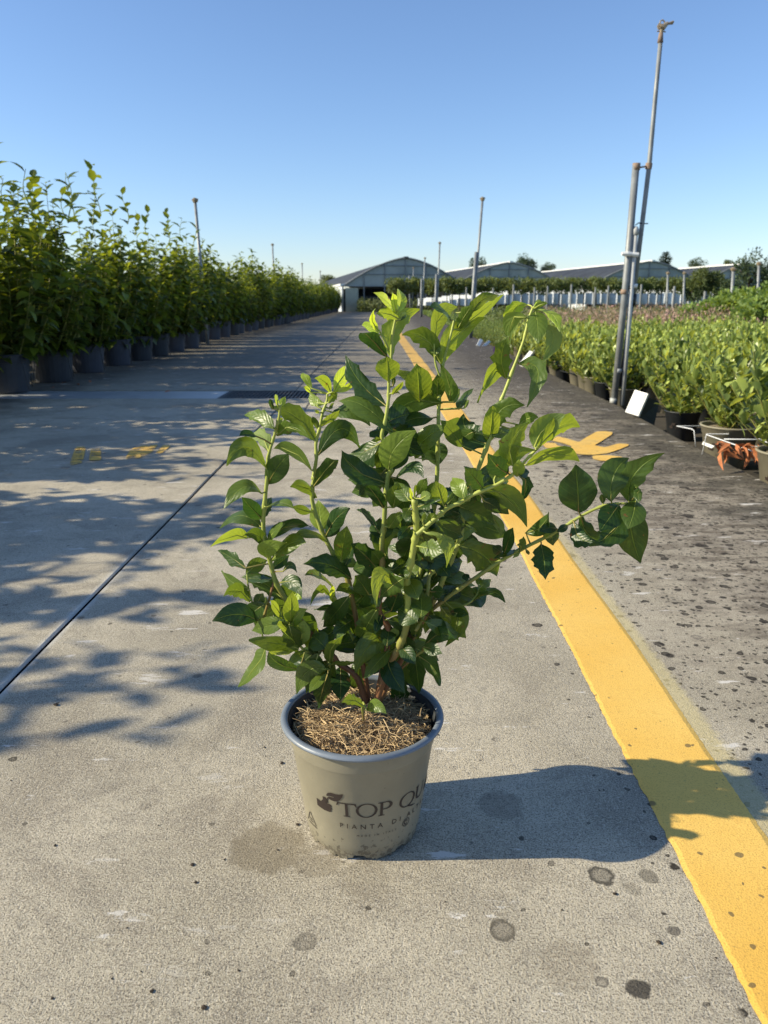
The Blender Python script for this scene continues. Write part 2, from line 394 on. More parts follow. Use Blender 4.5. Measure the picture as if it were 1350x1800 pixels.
# ================================================================== SETTING
YEND = 54.
def curb(y):
    return float(np.interp(y, [-2, 3, 4.1, 5.6, 8.5, 13.6, 25, 60], [1.545, 1.585, 1.615, 1.685, 1.725, 1.82, 1.95, 2.3]))
t = NT('field_earth'); P, X, Y, Z = t.pos()
c = t.mix(t.ramp(t.noise(P, .25, 5), .4, .62), (.06, .052, .036), (.10, .11, .045)); c = t.mix(t.ramp(Y, 14, 26), c, (.10, .135, .045))
M['field'] = t.done(t.bsdf(c, .95, 0, .2, t.bump(t.noise(P, 6, 5), .8, .05)))
g = MB(); g.add([(-900, -900, -.13), (900, -900, -.13), (900, 900, -.13), (-900, 900, -.13)], [(0, 1, 2, 3)])
tag(g.build('ground', M['field']), 'dark earth and low green field around the concrete lane', kind='structure')

road = MB().box(-7.5, 1.40, -3, YEND, -.125, -.03).build('road', M['iron'])
tag(road, 'concrete slab lane between rows of potted shrubs', kind='structure')
tag(MB().box(1.5, 40, -3, 11.6, -.12, -.105).build('planting_bed', M['earth']), 'dark ground of the planting bed right of the lane', kind='structure')

def slab(xa, xb, ya, yb, right=False):
    """one cast slab with softly broken edges; right=True lets its outer edge follow the kerb line"""
    n = max(2, int((yb - ya) / .25)); g_ = .0030; v = []; f = []
    ys = [ya + g_] + [ya + (yb - ya) * i / n for i in range(1, n)] + [yb - g_]
    for i, y in enumerate(ys):
        xr = (curb(y) + random.uniform(-.006, .006)) if right else xb - g_ + random.uniform(-.0012, .0012)
        xl = xa + g_ + random.uniform(-.0012, .0012)
        e = .005
        for x, z in ((xl, -.11 if right else -.03), (xl, -e), (xl + e, 0), (xr - e, 0), (xr, -e), (xr, -.11 if right else -.03)): v.append((x, y, z))
    for i in range(len(ys) - 1):
        for k in range(5): f.append((i * 6 + k, i * 6 + k + 1, (i + 1) * 6 + k + 1, (i + 1) * 6 + k))
    f.append(tuple(range(5, -1, -1))); b = (len(ys) - 1) * 6; f.append(tuple(b + k for k in range(6)))
    MB().add(v, f).build('concrete_slab', M['concrete'], road)
JY = [-3, 3.38, 4.92]
GRX0, GRX1, GRY0, GRY1 = -1.30, -.55, 5.95, 6.50
for a, b in zip(JY[:-1], JY[1:]):
    slab(-.745, 1.6, a, b, True); slab(-4.4, -.745, a, b); slab(-7.5, -4.4, a, b)
slab(GRX1, 1.6, 4.92, 6.28, True); slab(-.745, GRX1, 4.92, GRY0); slab(-4.4, -.745, 4.92, GRY0); slab(-7.5, -4.4, 4.92, 6.5)
slab(GRX1, 1.6, 6.28, GRY1, True); slab(-.745, 1.6, GRY1, 9.6, True); slab(-4.4, -.745, GRY1, 9.6); slab(-7.5, -4.4, 6.5, 9.6)
ch = MB().box(-4.39, GRX0 - .004, GRY0 + .01, GRY1 - .01, -.03, -.006).build('drain_channel_cover', M['wetplate'], road)
y = 9.6
while y < YEND - .1:
    y2 = min(y + 3.3, YEND); slab(-.745, 1.6, y, y2, True); slab(-4.4, -.745, y, y2); slab(-7.5, -4.4, y, y2); y = y2

MB().box(-.7479, -.7421, -3, GRY0 - .01, -.02, -.0045).build('joint_filler', M['tar'], road)
# ---- drain grate
gr = empty('drain_grate', (0, 0, 0), 'black iron drain grate let into the lane behind the shrub', 'drain grate')
x0, x1, y0, y1 = GRX0 + .01, GRX1 - .01, GRY0 + .01, GRY1 - .01
fr = MB()
fr.box(x0, x1, y0, y0 + .03, -.03, -.002); fr.box(x0, x1, y1 - .03, y1, -.03, -.002)
fr.box(x0, x0 + .03, y0 + .03, y1 - .03, -.03, -.002); fr.box(x1 - .03, x1, y0 + .03, y1 - .03, -.03, -.002); fr.build('frame', M['iron'], gr)
bar = MB().box(-.007, .007, y0 + .031, y1 - .031, -.028, -.004).mesh('bar', M['iron'])
nb = 22
for i in range(nb):
    o = link('bar', bar, gr); o.location.x = x0 + .03 + (x1 - x0 - .06) * (i + .5) / nb
cb = MB().box(x0 + .031, x1 - .031, -.006, .006, -.029, -.006).mesh('cross_bar', M['iron'])
for yy in (.25, .5, .75):
    o = link('cross_bar', cb, gr); o.location.y = y0 + (y1 - y0) * yy

# ---- painted markings
def lineX(y): return float(np.interp(y, [-2, .6, 1.1, 1.55, 2.9, 5, 9.1, 14.5, 40], [.388, .394, .400, .405, .412, .39, .35, .28, .10]))
def linW(y): return float(np.interp(y, [-2, .7, 1.2, 3, 9, 15, 40], [.136, .136, .136, .142, .145, .15, .17]))
v = []; f = []; n = 900
ys = [-1 + 3.9 * i / 700 for i in range(700)] + [2.9 + 30 * i / 200 for i in range(201)]
nz = rng.normal(0, 1, len(ys)); nz = np.convolve(nz, np.ones(3) / 3, 'same')
for i, y in enumerate(ys):
    a = lineX(y) + nz[i] * .0016 + .001 * math.sin(y * 9); b = lineX(y) + linW(y) + .003 * math.sin(y * 5.1) + random.uniform(-.0008, .0008)
    v += [(a, y, .0010), (a + .007, y, .0024), (b, y, .0024), (b + .009, y, .0003)]
for i in range(len(ys) - 1): f += [(i * 4 + k, i * 4 + k + 1, i * 4 + k + 5, i * 4 + k + 4) for k in range(3)]
tag(MB().add(v, f).build('painted_line', M['paint']), 'long yellow painted line running down the concrete lane', kind='structure')

def ground_poly(name, lists, mat, label, z=.004):
    v = []; f = []
    for pts in lists:
        n = len(v); q = [G(*p_) for p_ in pts]
        # round the corners a little
        qq = []
        for i in range(len(q)):
            a, b = q[i], q[(i + 1) % len(q)]; qq += [a.lerp(b, .1), a.lerp(b, .9)]
        v += [(p_.x, p_.y, z) for p_ in qq]
        tri = tessellate_polygon([[Vector((p_.x, p_.y, 0)) for p_ in qq]])
        for t_ in tri:
            a, b, c_ = [Vector(v[n + k]) for k in t_]
            if (b - a).cross(c_ - a).z < 0: t_ = t_[::-1]
            f.append(tuple(n + k for k in t_))
    o = MB().add(v, f).build(name, mat); return tag(o, label, kind='structure')
def crop(ox, oy, s): return lambda pts: [(ox + a / s, oy + b / s) for a, b in pts]
c1 = crop(930, 740, 6.75)
ground_poly('painted_mark', [c1([(150, 280), (180, 265), (310, 270), (340, 300), (470, 325), (505, 322), (490, 300), (400, 270), (250, 235), (340, 190), (450, 215), (590, 258), (680, 200), (800, 132), (900, 128), (990, 140), (985, 165), (870, 240), (775, 297), (900, 320), (1060, 275), (1180, 282), (1180, 300), (1060, 350), (930, 392), (760, 410), (600, 405), (440, 370), (300, 345), (200, 325)]),
    c1([(750, 425), (800, 415), (950, 415), (1100, 435), (1130, 470), (1000, 488), (850, 480), (760, 460)])], M['paint_worn'], 'yellow branching painted mark on the grey slab right of the line')
c2 = crop(0, 560, 3)
ground_poly('painted_mark', [c2([(400, 680), (455, 680), (435, 765), (365, 778)]), c2([(480, 690), (532, 690), (535, 750), (468, 752)]),
    c2([(690, 690), (760, 672), (835, 668), (805, 705), (740, 738), (660, 742)]), c2([(862, 670), (906, 670), (855, 712), (818, 714)])], M['paint_faded'], 'worn yellow painted strokes at the edge of the left shadows')

# ================================================================== HERO PLANT
CX, CY = -.030, .952
hero = empty('potted_shrub', (CX, CY, 0), 'glossy green leafy shrub in taupe pot standing in the middle of the lane', 'potted plant')
def L(v): return Vector((v[0] - CX, v[1] - CY, v[2]))
# pot body
def RZ(z): return float(np.interp(z, [0, .014, .016, .146, .1465, .178], [.0755, .0780, .0805, .0985, .1005, .105]))
b = MB(); n = 128
b.lathe([(.0790, .0135), (.0805, .017), (.0820, .026), (.0985, .146), (.0996, .1475), (.1005, .150), (.1045, .1755)], n)
b.lathe([(.1015, .176), (.098, .152), (.0915, .13)], n, 1)
b.lathe([(.0915, .13), (.074, .018), (.03, .016), (.0005, .016)], 48, 1)
pot = b.build('pot', [M['pot'], M['pot_in']], hero, True)
ft = MB(); vs = []; fs = []; n = 240
for j in range(n):
    a = 2 * math.pi * j / n; dg = (math.degrees(a) + 98) % 45
    lo = .0075 if dg < 12 else (.0015 if (dg > 17 and dg < 40) else .004) ; lo += random.uniform(-.0006, .0009) * (lo > .001)
    lo = max(lo, 0)
    if 17 < dg < 40 and j % 9 in (0, 1): lo += .002
    if dg > 14 and dg < 44 and lo < .0035 and j % 5 == 0: lo = 0
    for r, z in ((.0793, .0150), (.0770, lo), (.0740, lo), (.0760, .0150)): vs.append((r * math.cos(a), r * math.sin(a), z))
for j in range(n):
    k = (j + 1) % n
    for q in range(4): fs.append((j * 4 + q, k * 4 + q, k * 4 + (q + 1) % 4, j * 4 + (q + 1) % 4))
ft.add(vs, fs).build('pot_foot', M['pot'], pot)
rm = MB(); prof = [(.108 + .0052 * math.cos(t_) - .0005, .1765 + .0042 * math.sin(t_)) for t_ in np.linspace(0, 2 * math.pi, 13)][::-1]
rm.lathe(prof, 128).build('pot_rim', M['pot_rim'], pot, True)

# lettering wrapped round the pot
def wrap_shape(polys, name, z0, u0, scale=1., shear=0., off=.0007):
    bm = bmesh.new()
    for P_ in polys:
        if isinstance(P_, tuple): outer, inner = P_   # ring as matching loops
        else: outer, inner = P_, None
        if inner:
            a = [bm.verts.new((x, y, 0)) for x, y in outer]; c_ = [bm.verts.new((x, y, 0)) for x, y in inner]; k = len(a)
            rng_ = range(k)
            for i in rng_: bm.faces.new((a[i], a[(i + 1) % k], c_[(i + 1) % k], c_[i]))
        else:
            vv = [bm.verts.new((x, y, 0)) for x, y in outer]; bm.faces.new(vv)
    bmesh.ops.triangulate(bm, faces=bm.faces[:])
    for _ in range(3):
        ed = [e for e in bm.edges if e.calc_length() * scale > .004]
        if not ed: break
        bmesh.ops.subdivide_edges(bm, edges=ed, cuts=1); bmesh.ops.triangulate(bm, faces=bm.faces[:])
    for v_ in bm.verts:
        u = u0 + v_.co.x * scale; z = z0 + (v_.co.y + shear * v_.co.x) * scale
        th = u / .089; r = RZ(z) + off
        v_.co = (r * math.sin(th), -r * math.cos(th), z)
    bmesh.ops.recalc_face_normals(bm, faces=bm.faces[:])
    me = bpy.data.meshes.new(name); bm.to_mesh(me); bm.free(); me.materials.append(M['ink'])
    for p_ in me.polygons:
        if p_.normal.dot(Vector((p_.center.x, p_.center.y, 0))) < 0: p_.flip()
    return link(name, me, pot)
def ell(cx, cy, rx, ry, n=36, rot=0, a0=0, a1=360):
    out = []
    for i in range(n):
        a = R(a0 + (a1 - a0) * i / n); x, y = rx * math.cos(a), ry * math.sin(a)
        out.append((cx + x * math.cos(rot) - y * math.sin(rot), cy + x * math.sin(rot) + y * math.cos(rot)))
    return out
GT = [[(0, 1), (1.08, 1), (1.14, .76), (1.08, .76), (.98, .92), (.62, .93), (.62, .07), (.74, .04), (.74, 0), (.34, 0), (.34, .04), (.46, .07), (.46, .93), (.1, .92), (0, .76), (-.06, .76)]]
GO = [(ell(0, .5, .62, .52), ell(0, .5, .47, .465, rot=.12))]
GP = [[(0, 0), (.4, 0), (.4, .04), (.28, .07), (.28, .93), (.28, 1), (-.02, 1), (-.02, .96), (.12, .93), (.12, .07), (0, .04)],
      [(.28, 1), (.52, 1)] + ell(.52, .72, .34, .28, 14, a0=90, a1=-90) + [(.52, .44), (.28, .44), (.28, .50), (.48, .50)] + ell(.48, .72, .2, .22, 14, a0=-90, a1=90) + [(.48, .94), (.28, .94)]]
GQ = GO + [[(-.15, .02), (.0, -.02), (.4, -.2), (.75, -.26), (.75, -.22), (.5, -.13), (.1, .06)]]
GU = [[(-.03, 1), (.28, 1), (.28, .96), (.2, .94), (.2, .35), (.26, .16), (.42, .07), (.6, .1), (.72, .25), (.75, .4), (.75, .94), (.65, .96), (.65, 1), (.92, 1), (.92, .96), (.82, .94), (.82, .4), (.78, .2), (.64, .03), (.42, -.02), (.2, .03), (.09, .16), (.05, .35), (.05, .94), (-.03, .96)]]
GA = [[(-.1, 0), (.2, 0), (.2, .04), (.1, .06), (.42, .8), (.66, .06), (.56, .04), (.56, 0), (1, 0), (1, .04), (.9, .06), (.5, 1.03), (.44, 1.03), (.02, .06), (-.1, .04)], [(.16, .34), (.66, .34), (.66, .28), (.16, .28)]]
GL = [[(0, 1), (.3, 1), (.3, .96), (.22, .94), (.22, .07), (.6, .07), (.68, .25), (.74, .25), (.7, 0), (0, 0), (0, .04), (.08, .07), (.08, .94), (0, .96)]]
def U(px): return .089 * math.asin(max(-.999, min(.999, (px - 637) / 109.)))
CAPH = .0225
def glyph(g_, x0, w_, name='letter', z=.0775, dx=0): return wrap_shape(g_, name, z, x0 + dx, CAPH)
letters = [(GT, U(600)), (GO, U(629) + .62 * CAPH), (GP, U(664)), (GQ, U(697) + .64 * CAPH), (GU, U(724)), (GA, U(724) + 1.15 * CAPH), (GL, U(724) + 2.35 * CAPH)]
for g_, u in letters: glyph(g_, u, 0)
def text_polys(s, name, h, u0, z0, track=1.6):
    cu = bpy.data.curves.new('t', 'FONT'); cu.body = s; cu.size = 1; cu.space_character = track; cu.resolution_u = 2
    ob = bpy.data.objects.new('t', cu); C.objects.link(ob)
    bpy.context.view_layer.update()
    me = bpy.data.meshes.new_from_object(ob.evaluated_get(bpy.context.evaluated_depsgraph_get()))
    bpy.data.objects.remove(ob); bpy.data.curves.remove(cu)
    me.name = name; sc_ = h / .70
    for v_ in me.vertices:
        u = u0 + v_.co.x * sc_; z = z0 + v_.co.y * sc_; th = u / .089; r = RZ(z) + .0007
        v_.co = (r * math.sin(th), -r * math.cos(th), z)
    me.materials.clear(); me.materials.append(M['ink'])
    return link(name, me, pot)
text_polys('PIANTA', 'lettering', .0078, U(601), .0575, 1.75)
text_polys('DI', 'lettering', .0078, U(687), .0575, 1.75)
text_polys('ALTA', 'lettering', .0078, U(713), .0575, 1.75)
text_polys('MADE IN ITALY', 'lettering', .0033, U(629), .0445, 1.9)
k_ = 1.
wrap_shape([(ell(0, 0, .0068, .0068, 28), ell(0, 0, .0058, .0058, 28))], 'emblem_ring', .0495, U(713))
wrap_shape([(ell(0, 0, .004, .0042, 14, a0=50, a1=310)[:], ell(0, 0, .0024, .0027, 14, a0=50, a1=310)[:])], 'emblem_letter', .0495, U(713))
# thumb up with a leaf
wrap_shape([[(-.016, -.009), (-.0155, .003), (-.0085, .001), (-.0045, .006), (-.0045, .011), (-.001, .0115), (.0008, .009), (.0005, .002), (.0065, .0018), (.0078, -.0005), (.007, -.003), (.008, -.005), (.0068, -.0075), (.007, -.010), (.004, -.0118), (-.004, -.0118), (-.010, -.0105)],
            [(.0016, .0030), (.0032, .0030), (.0028, .0080), (.0048, .0112), (.0030, .0120), (.0012, .0085)],
            [(.0030, .0125), (.0062, .0148), (.0125, .0152), (.0125, .0160), (.0058, .0160), (.0020, .0142), (.0022, .0172), (.0048, .0206), (.0092, .0222), (.0150, .0217), (.0200, .0220), (.0252, .0242), (.0238, .0185), (.0208, .0135), (.0165, .0102), (.0115, .0090), (.0075, .0098), (.0050, .0112)]],
           'thumb_leaf_emblem', .0905, U(582), 1.)
# recycling triangle
T_ = []
for k in range(3):
    a = 90 + 120 * k; p0 = (.0135 * math.cos(R(a)), .0135 * math.sin(R(a))); p1 = (.0135 * math.cos(R(a + 120)), .0135 * math.sin(R(a + 120)))
    i0 = (.0112 * math.cos(R(a)), .0112 * math.sin(R(a))); i1 = (.0112 * math.cos(R(a + 120)), .0112 * math.sin(R(a + 120)))
    lp = lambda A, B, s: (A[0] + (B[0] - A[0]) * s, A[1] + (B[1] - A[1]) * s)
    T_.append([lp(p0, p1, .12), lp(p0, p1, .8), lp(i0, i1, .8), lp(i0, i1, .12)])
    T_.append([lp(p0, p1, .8), lp(lp(p0, p1, .8), lp(i0, i1, .8), -.6), lp(p0, p1, .97), lp(lp(p0, p1, .8), lp(i0, i1, .8), 1.6)])
T_.append([(-.004, -.001), (.004, -.001), (.004, -.002), (-.004, -.002)]); T_.append([(-.004, .002), (.003, .002), (.003, .001), (-.004, .001)])
wrap_shape(T_, 'recycling_symbol', .044, U(548), 1.2)

# soil and straw
def soilz(x, y):
    r = math.hypot(x, y)
    return .158 + .011 * math.cos(min(1, r / .095) * math.pi / 2) + .004 * math.sin(x * 70 + 1) * math.cos(y * 60)
s_ = MB(); vs = [(0, 0, soilz(0, 0))]; fs = []; nr, na = 14, 48
for i in range(1, nr + 1):
    for j in range(na):
        r = .0968 * i / nr; a = 2 * math.pi * j / na; x, y = r * math.cos(a), r * math.sin(a); vs.append((x, y, soilz(x, y) + random.uniform(-.0015, .0015)))
for j in range(na): fs.append((0, 1 + j, 1 + (j + 1) % na))
for i in range(nr - 1):
    for j in range(na): fs.append((1 + i * na + j, 1 + (i + 1) * na + j, 1 + (i + 1) * na + (j + 1) % na, 1 + i * na + (j + 1) % na))
s_.add(vs, fs).build('soil', M['soil'], hero, True)
st = MB()
for i in range(6500):
    r = .0955 * math.sqrt(random.random()); a = random.uniform(0, 2 * math.pi); x, y = r * math.cos(a), r * math.sin(a)
    if random.random() < .45 * max(0, (x / .095)) * (y > -.05): continue
    ln = random.uniform(.008, .030); d = random.uniform(0, 2 * math.pi); z = soilz(x, y) + random.uniform(-.001, .006)
    bend = random.uniform(-1.6, 1.6); pts = []; el = random.gauss(.05, .35); px, py, pz = x, y, z
    for k in range(4):
        if math.hypot(px, py) < .0972: pts.append((px, py, pz))
        px += math.cos(d) * ln / 3; py += math.sin(d) * ln / 3; pz += math.sin(el) * ln / 3; d += bend / 3; el -= .25
    if len(pts) < 3: continue
    st.tube(pts, random.uniform(.00025, .00062), 3, 0, min(1, max(0, random.gauss(.62, .28))), cap=False)
tag(st.build('straw_mulch', M['straw'], hero), kind='stuff')

# ---- stems, drawn through the places they occupy, each at its own depth
A = lambda x, y: (360 + x / 3.214, 490 + y / 3.214)
B = lambda x, y: (600 + x / 3.214, 490 + y / 3.214)
Cc = lambda x, y: (360 + x / 3.214, 800 + y / 3.214)
D = lambda x, y: (780 + x / 3.214, 760 + y / 3.214)
Fc = lambda x, y: (560 + x / 3.75, 800 + y / 3.75)
E_ = lambda x, y: (400 + x / 3.214, 1080 + y / 3.214)
Y0 = .978
def S(points, y_a, y_b, r_a, r_b, t_a, t_b): return dict(p=points, y=(y_a, y_b), r=(r_a, r_b), t=(t_a, t_b))
stems = [
 S([(648, 1228), (628, 1192), E_(620, 270), Cc(690, 1090), Cc(590, 1000), Cc(510, 890), Cc(440, 790), Cc(395, 700), Cc(350, 520), Cc(330, 400), Cc(340, 250), Cc(355, 100), A(352, 1080), A(362, 990), A(395, 880), A(420, 780), A(425, 720)], Y0, Y0 - .05, .0045, .0015, .05, .8),
 S([(652, 1228), (640, 1180), Cc(880, 1120), Cc(850, 900), Cc(800, 680), Cc(745, 590), Cc(690, 490), Cc(650, 400), Cc(605, 250), Cc(618, 120), A(610, 1130), A(630, 1020), A(628, 930), A(650, 840), A(665, 760), A(690, 690), A(692, 650)], Y0 + .01, Y0 + .02, .004, .0015, .2, .9),
 S([(655, 1228), (672, 1180), Cc(1040, 1000), Cc(985, 880), Cc(998, 760), Cc(1003, 640), Cc(1000, 500), Cc(1012, 400), Cc(1020, 260), Cc(1035, 120), A(1050, 1080), A(1020, 960), A(1000, 890), A(1020, 800), A(1038, 680), A(1040, 590), A(1052, 460), A(1060, 330), A(1078, 220), A(1082, 180)], Y0 - .005, Y0 - .03, .0042, .0014, .15, .85),
 S([(652, 1230), (678, 1185), (700, 1140), (712, 1110), Fc(590, 1010), Fc(582, 860), Fc(585, 800), Fc(612, 690), Fc(632, 580), Fc(645, 500), Fc(640, 400), Fc(632, 290)], Y0 - .01, Y0 - .075, .0047, .0040, .30, .80),
 S([Fc(640, 530), Fc(700, 480), Fc(790, 400), Fc(860, 345), Fc(940, 310), D(170, 350), D(290, 300), D(400, 230), D(470, 150), D(540, 80), D(560, 60)], Y0 - .07, Y0 - .09, .0032, .0013, .6, .95),
 S([(656, 1228), (700, 1170), (730, 1110), (760, 1060), Fc(800, 870), Fc(855, 730), Fc(905, 620), Fc(940, 520), Fc(950, 430), (822, 880), (835, 840), (850, 800), B(850, 880), (875, 740), B(900, 700), B(930, 620), B(975, 500), B(1030, 350), B(1058, 230), B(1082, 165)], Y0 + .01, Y0 + .03, .0045, .0016, .3, .95),
 S([(656, 1228), (690, 1160), (715, 1090), (735, 1020), (752, 960), (762, 900), (768, 840), (770, 780), (771, 720), B(560, 590), B(575, 480), B(600, 380), B(625, 290), B(645, 195)], Y0 + .03, Y0 + .06, .0042, .0014, .3, .9),
 S([(700, 1140), (745, 1085), D(50, 910), D(190, 815), D(290, 745), D(400, 680), D(520, 620), D(620, 570), D(700, 520), D(800, 460), D(900, 415), D(950, 405), D(1050, 400), D(1085, 390)], Y0 + .02, Y0 - .02, .0034, .0013, .4, .7),
 S([D(60, 990), D(140, 965), D(185, 920), D(200, 880)], Y0 + .02, Y0 + .03, .0014, .001, .6, .7),
 S([E_(770, 470), E_(762, 500), E_(785, 540)], Y0 - .035, Y0 - .085, .0018, .0012, .3, .7),
 S([Cc(395, 700), Cc(320, 960), Cc(300, 930), Cc(255, 790)], Y0 - .02, Y0 - .03, .0018, .0012, .3, .7),
 S([Cc(690, 1090), Cc(600, 1110), Cc(540, 1080), Cc(490, 960), Cc(470, 940)], Y0 - .02, Y0 - .05, .0022, .0012, .3, .8),
 S([Cc(690, 1090), Cc(705, 1190), Cc(700, 1215)], Y0 - .02, Y0 - .05, .002, .0012, .3, .8),
 S([Cc(880, 1120), Cc(820, 1000), Cc(780, 880), Cc(735, 800)], Y0 + .01, Y0 + .02, .002, .001, .5, .8),
 S([Fc(855, 730), Fc(740, 780), Fc(720, 900), Fc(690, 1060), Fc(640, 1160)], Y0 + .01, Y0 - .03, .003, .002, .6, .5),
 S([(668, 1215), (700, 1180), (735, 1150), (765, 1130)], Y0, Y0 - .02, .0025, .0014, .2, .5),
 S([A(1045, 650), A(1075, 640), A(1100, 610)], Y0 - .03, Y0 - .035, .0013, .001, .7, .9),
 S([A(1040, 400), A(1000, 320), A(985, 290)], Y0 - .03, Y0 - .035, .0013, .001, .7, .9),
 S([B(560, 560), B(530, 470), B(525, 360)], Y0 + .05, Y0 + .05, .0015, .001, .7, .9),
]
def catmull(ps, k=5):
    out = []; q = [ps[0]] + ps + [ps[-1]]
    for i in range(1, len(q) - 2):
        for j in range(k):
            t_ = j / k; a, b_, c_, d_ = q[i - 1], q[i], q[i + 1], q[i + 2]
            out.append(.5 * ((2 * b_) + (c_ - a) * t_ + (2 * a - 5 * b_ + 4 * c_ - d_) * t_ * t_ + (3 * b_ - a - 3 * c_ + d_) * t_ ** 3))
    out.append(q[-2]); return out
samples = []   # (px, py, Y, point)
for s in stems:
    n = len(s['p']); pts = []
    for i, (x, y) in enumerate(s['p']):
        k = i / (n - 1); Yd = s['y'][0] + (s['y'][1] - s['y'][0]) * k; pts.append(at(x, y, Yd))
    if s['p'][0][1] > 1224: pts[0].z = .160
    pc = catmull(pts, 4); m = len(pc)
    rad = []
    for i in range(m):
        k = i / (m - 1); r = s['r'][0] + (s['r'][1] - s['r'][0]) * k
        r *= 1 + .06 * math.sin(i * 2.1)
        if i % 6 == 3 and .1 < k < .95: r *= 1.30
        rad.append(r)
    tone = [s['t'][0] + (s['t'][1] - s['t'][0]) * min(1, 1.6 * i / (m - 1)) for i in range(m)]
    MB().tube([L(q) for q in pc], rad, 9, 0, tone).build('stem', M['stem'], hero, True)
    for q in pc:
        d = q - Vector((0, 0, H)); cz = d.y * math.cos(PITCH) - d.z * math.sin(PITCH); cy = d.y * math.sin(PITCH) + d.z * math.cos(PITCH)
        samples.append((675 + F * d.x / cz, 900 - F * cy / cz, q.y, q))
SP = np.array([(a, b_) for a, b_, _, _ in samples])

# ---- leaves: (crop, base, tip, width, tone, via)
TN = {'D': .02, 'd': .13, 'm': .30, 'l': .60, 'y': 1.}  # letters mix leaf age with shade and backlight put into the colour
LV = []
def lv(cr, sc_, items):
    for it in items:
        bx, by, tx, ty, w_, tn = it[:6]; via = cr(*it[6:8]) if len(it) > 6 else None
        LV.append((cr(bx, by), cr(tx, ty), w_ / sc_, tn, via))
lv(A, 3.214, [(412, 722, 408, 655, 28, 'y'), (428, 722, 455, 665, 32, 'y'), (385, 740, 368, 678, 32, 'D'), (395, 850, 222, 770, 88, 'm', 310, 780), (622, 918, 376, 728, 125, 'm', 520, 780),
 (362, 985, 240, 903, 95, 'l', 320, 890), (300, 895, 196, 888, 34, 'D', 240, 875), (350, 1075, 122, 1060, 85, 'm', 230, 950), (352, 1165, 476, 990, 115, 'd'), (408, 890, 600, 912, 62, 'm', 490, 835),
 (606, 1088, 388, 960, 55, 'm', 500, 975), (640, 1000, 882, 970, 92, 'd', 770, 845), (612, 1178, 752, 1022, 92, 'd', 700, 1060), (405, 835, 442, 790, 42, 'l'), (605, 625, 557, 532, 45, 'y', 570, 560),
 (712, 650, 620, 562, 55, 'l', 680, 580), (728, 645, 838, 490, 72, 'y', 770, 560), (682, 705, 595, 630, 62, 'l', 620, 690), (700, 705, 752, 650, 52, 'l'), (738, 640, 848, 570, 34, 'y', 790, 620), (602, 645, 558, 612, 24, 'y'),
 (700, 780, 935, 832, 78, 'd', 830, 745), (642, 850, 608, 778, 34, 'm'), (660, 835, 762, 740, 42, 'l'), (1030, 722, 795, 430, 132, 'D', 880, 590), (1058, 868, 755, 690, 105, 'm', 900, 720), (1000, 900, 940, 915, 32, 'm'),
 (1036, 578, 1030, 440, 122, 'l'), (1052, 452, 1216, 172, 125, 'l', 1070, 270), (1032, 445, 893, 308, 78, 'D', 930, 330), (992, 322, 922, 392, 55, 'l', 950, 325), (985, 305, 888, 262, 42, 'y', 930, 270), (985, 300, 965, 168, 34, 'y', 940, 220),
 (1070, 192, 953, 78, 38, 'y', 1030, 130), (1080, 190, 1058, 76, 34, 'y'), (1086, 190, 1086, 52, 48, 'y', 1110, 110), (1098, 230, 965, 195, 68, 'l', 1030, 195), (1098, 240, 1145, 202, 34, 'd'),
 (1060, 655, 1124, 578, 28, 'l'), (1062, 612, 1072, 552, 24, 'd'), (1068, 650, 1102, 652, 14, 'd'), (1275, 665, 1070, 520, 56, 'm', 1150, 540), (1215, 690, 1200, 480, 145, 'l'), (1345, 705, 1062, 832, 118, 'm', 1150, 700),
 (1290, 790, 1070, 850, 82, 'D', 1180, 790), (1040, 1082, 1195, 858, 148, 'l', 1070, 960), (1022, 1152, 773, 968, 115, 'D', 850, 1080), (640, 730, 610, 700, 20, 'l'), (650, 760, 620, 740, 18, 'l'), (720, 760, 780, 725, 24, 'd'), (700, 740, 730, 700, 22, 'm')])
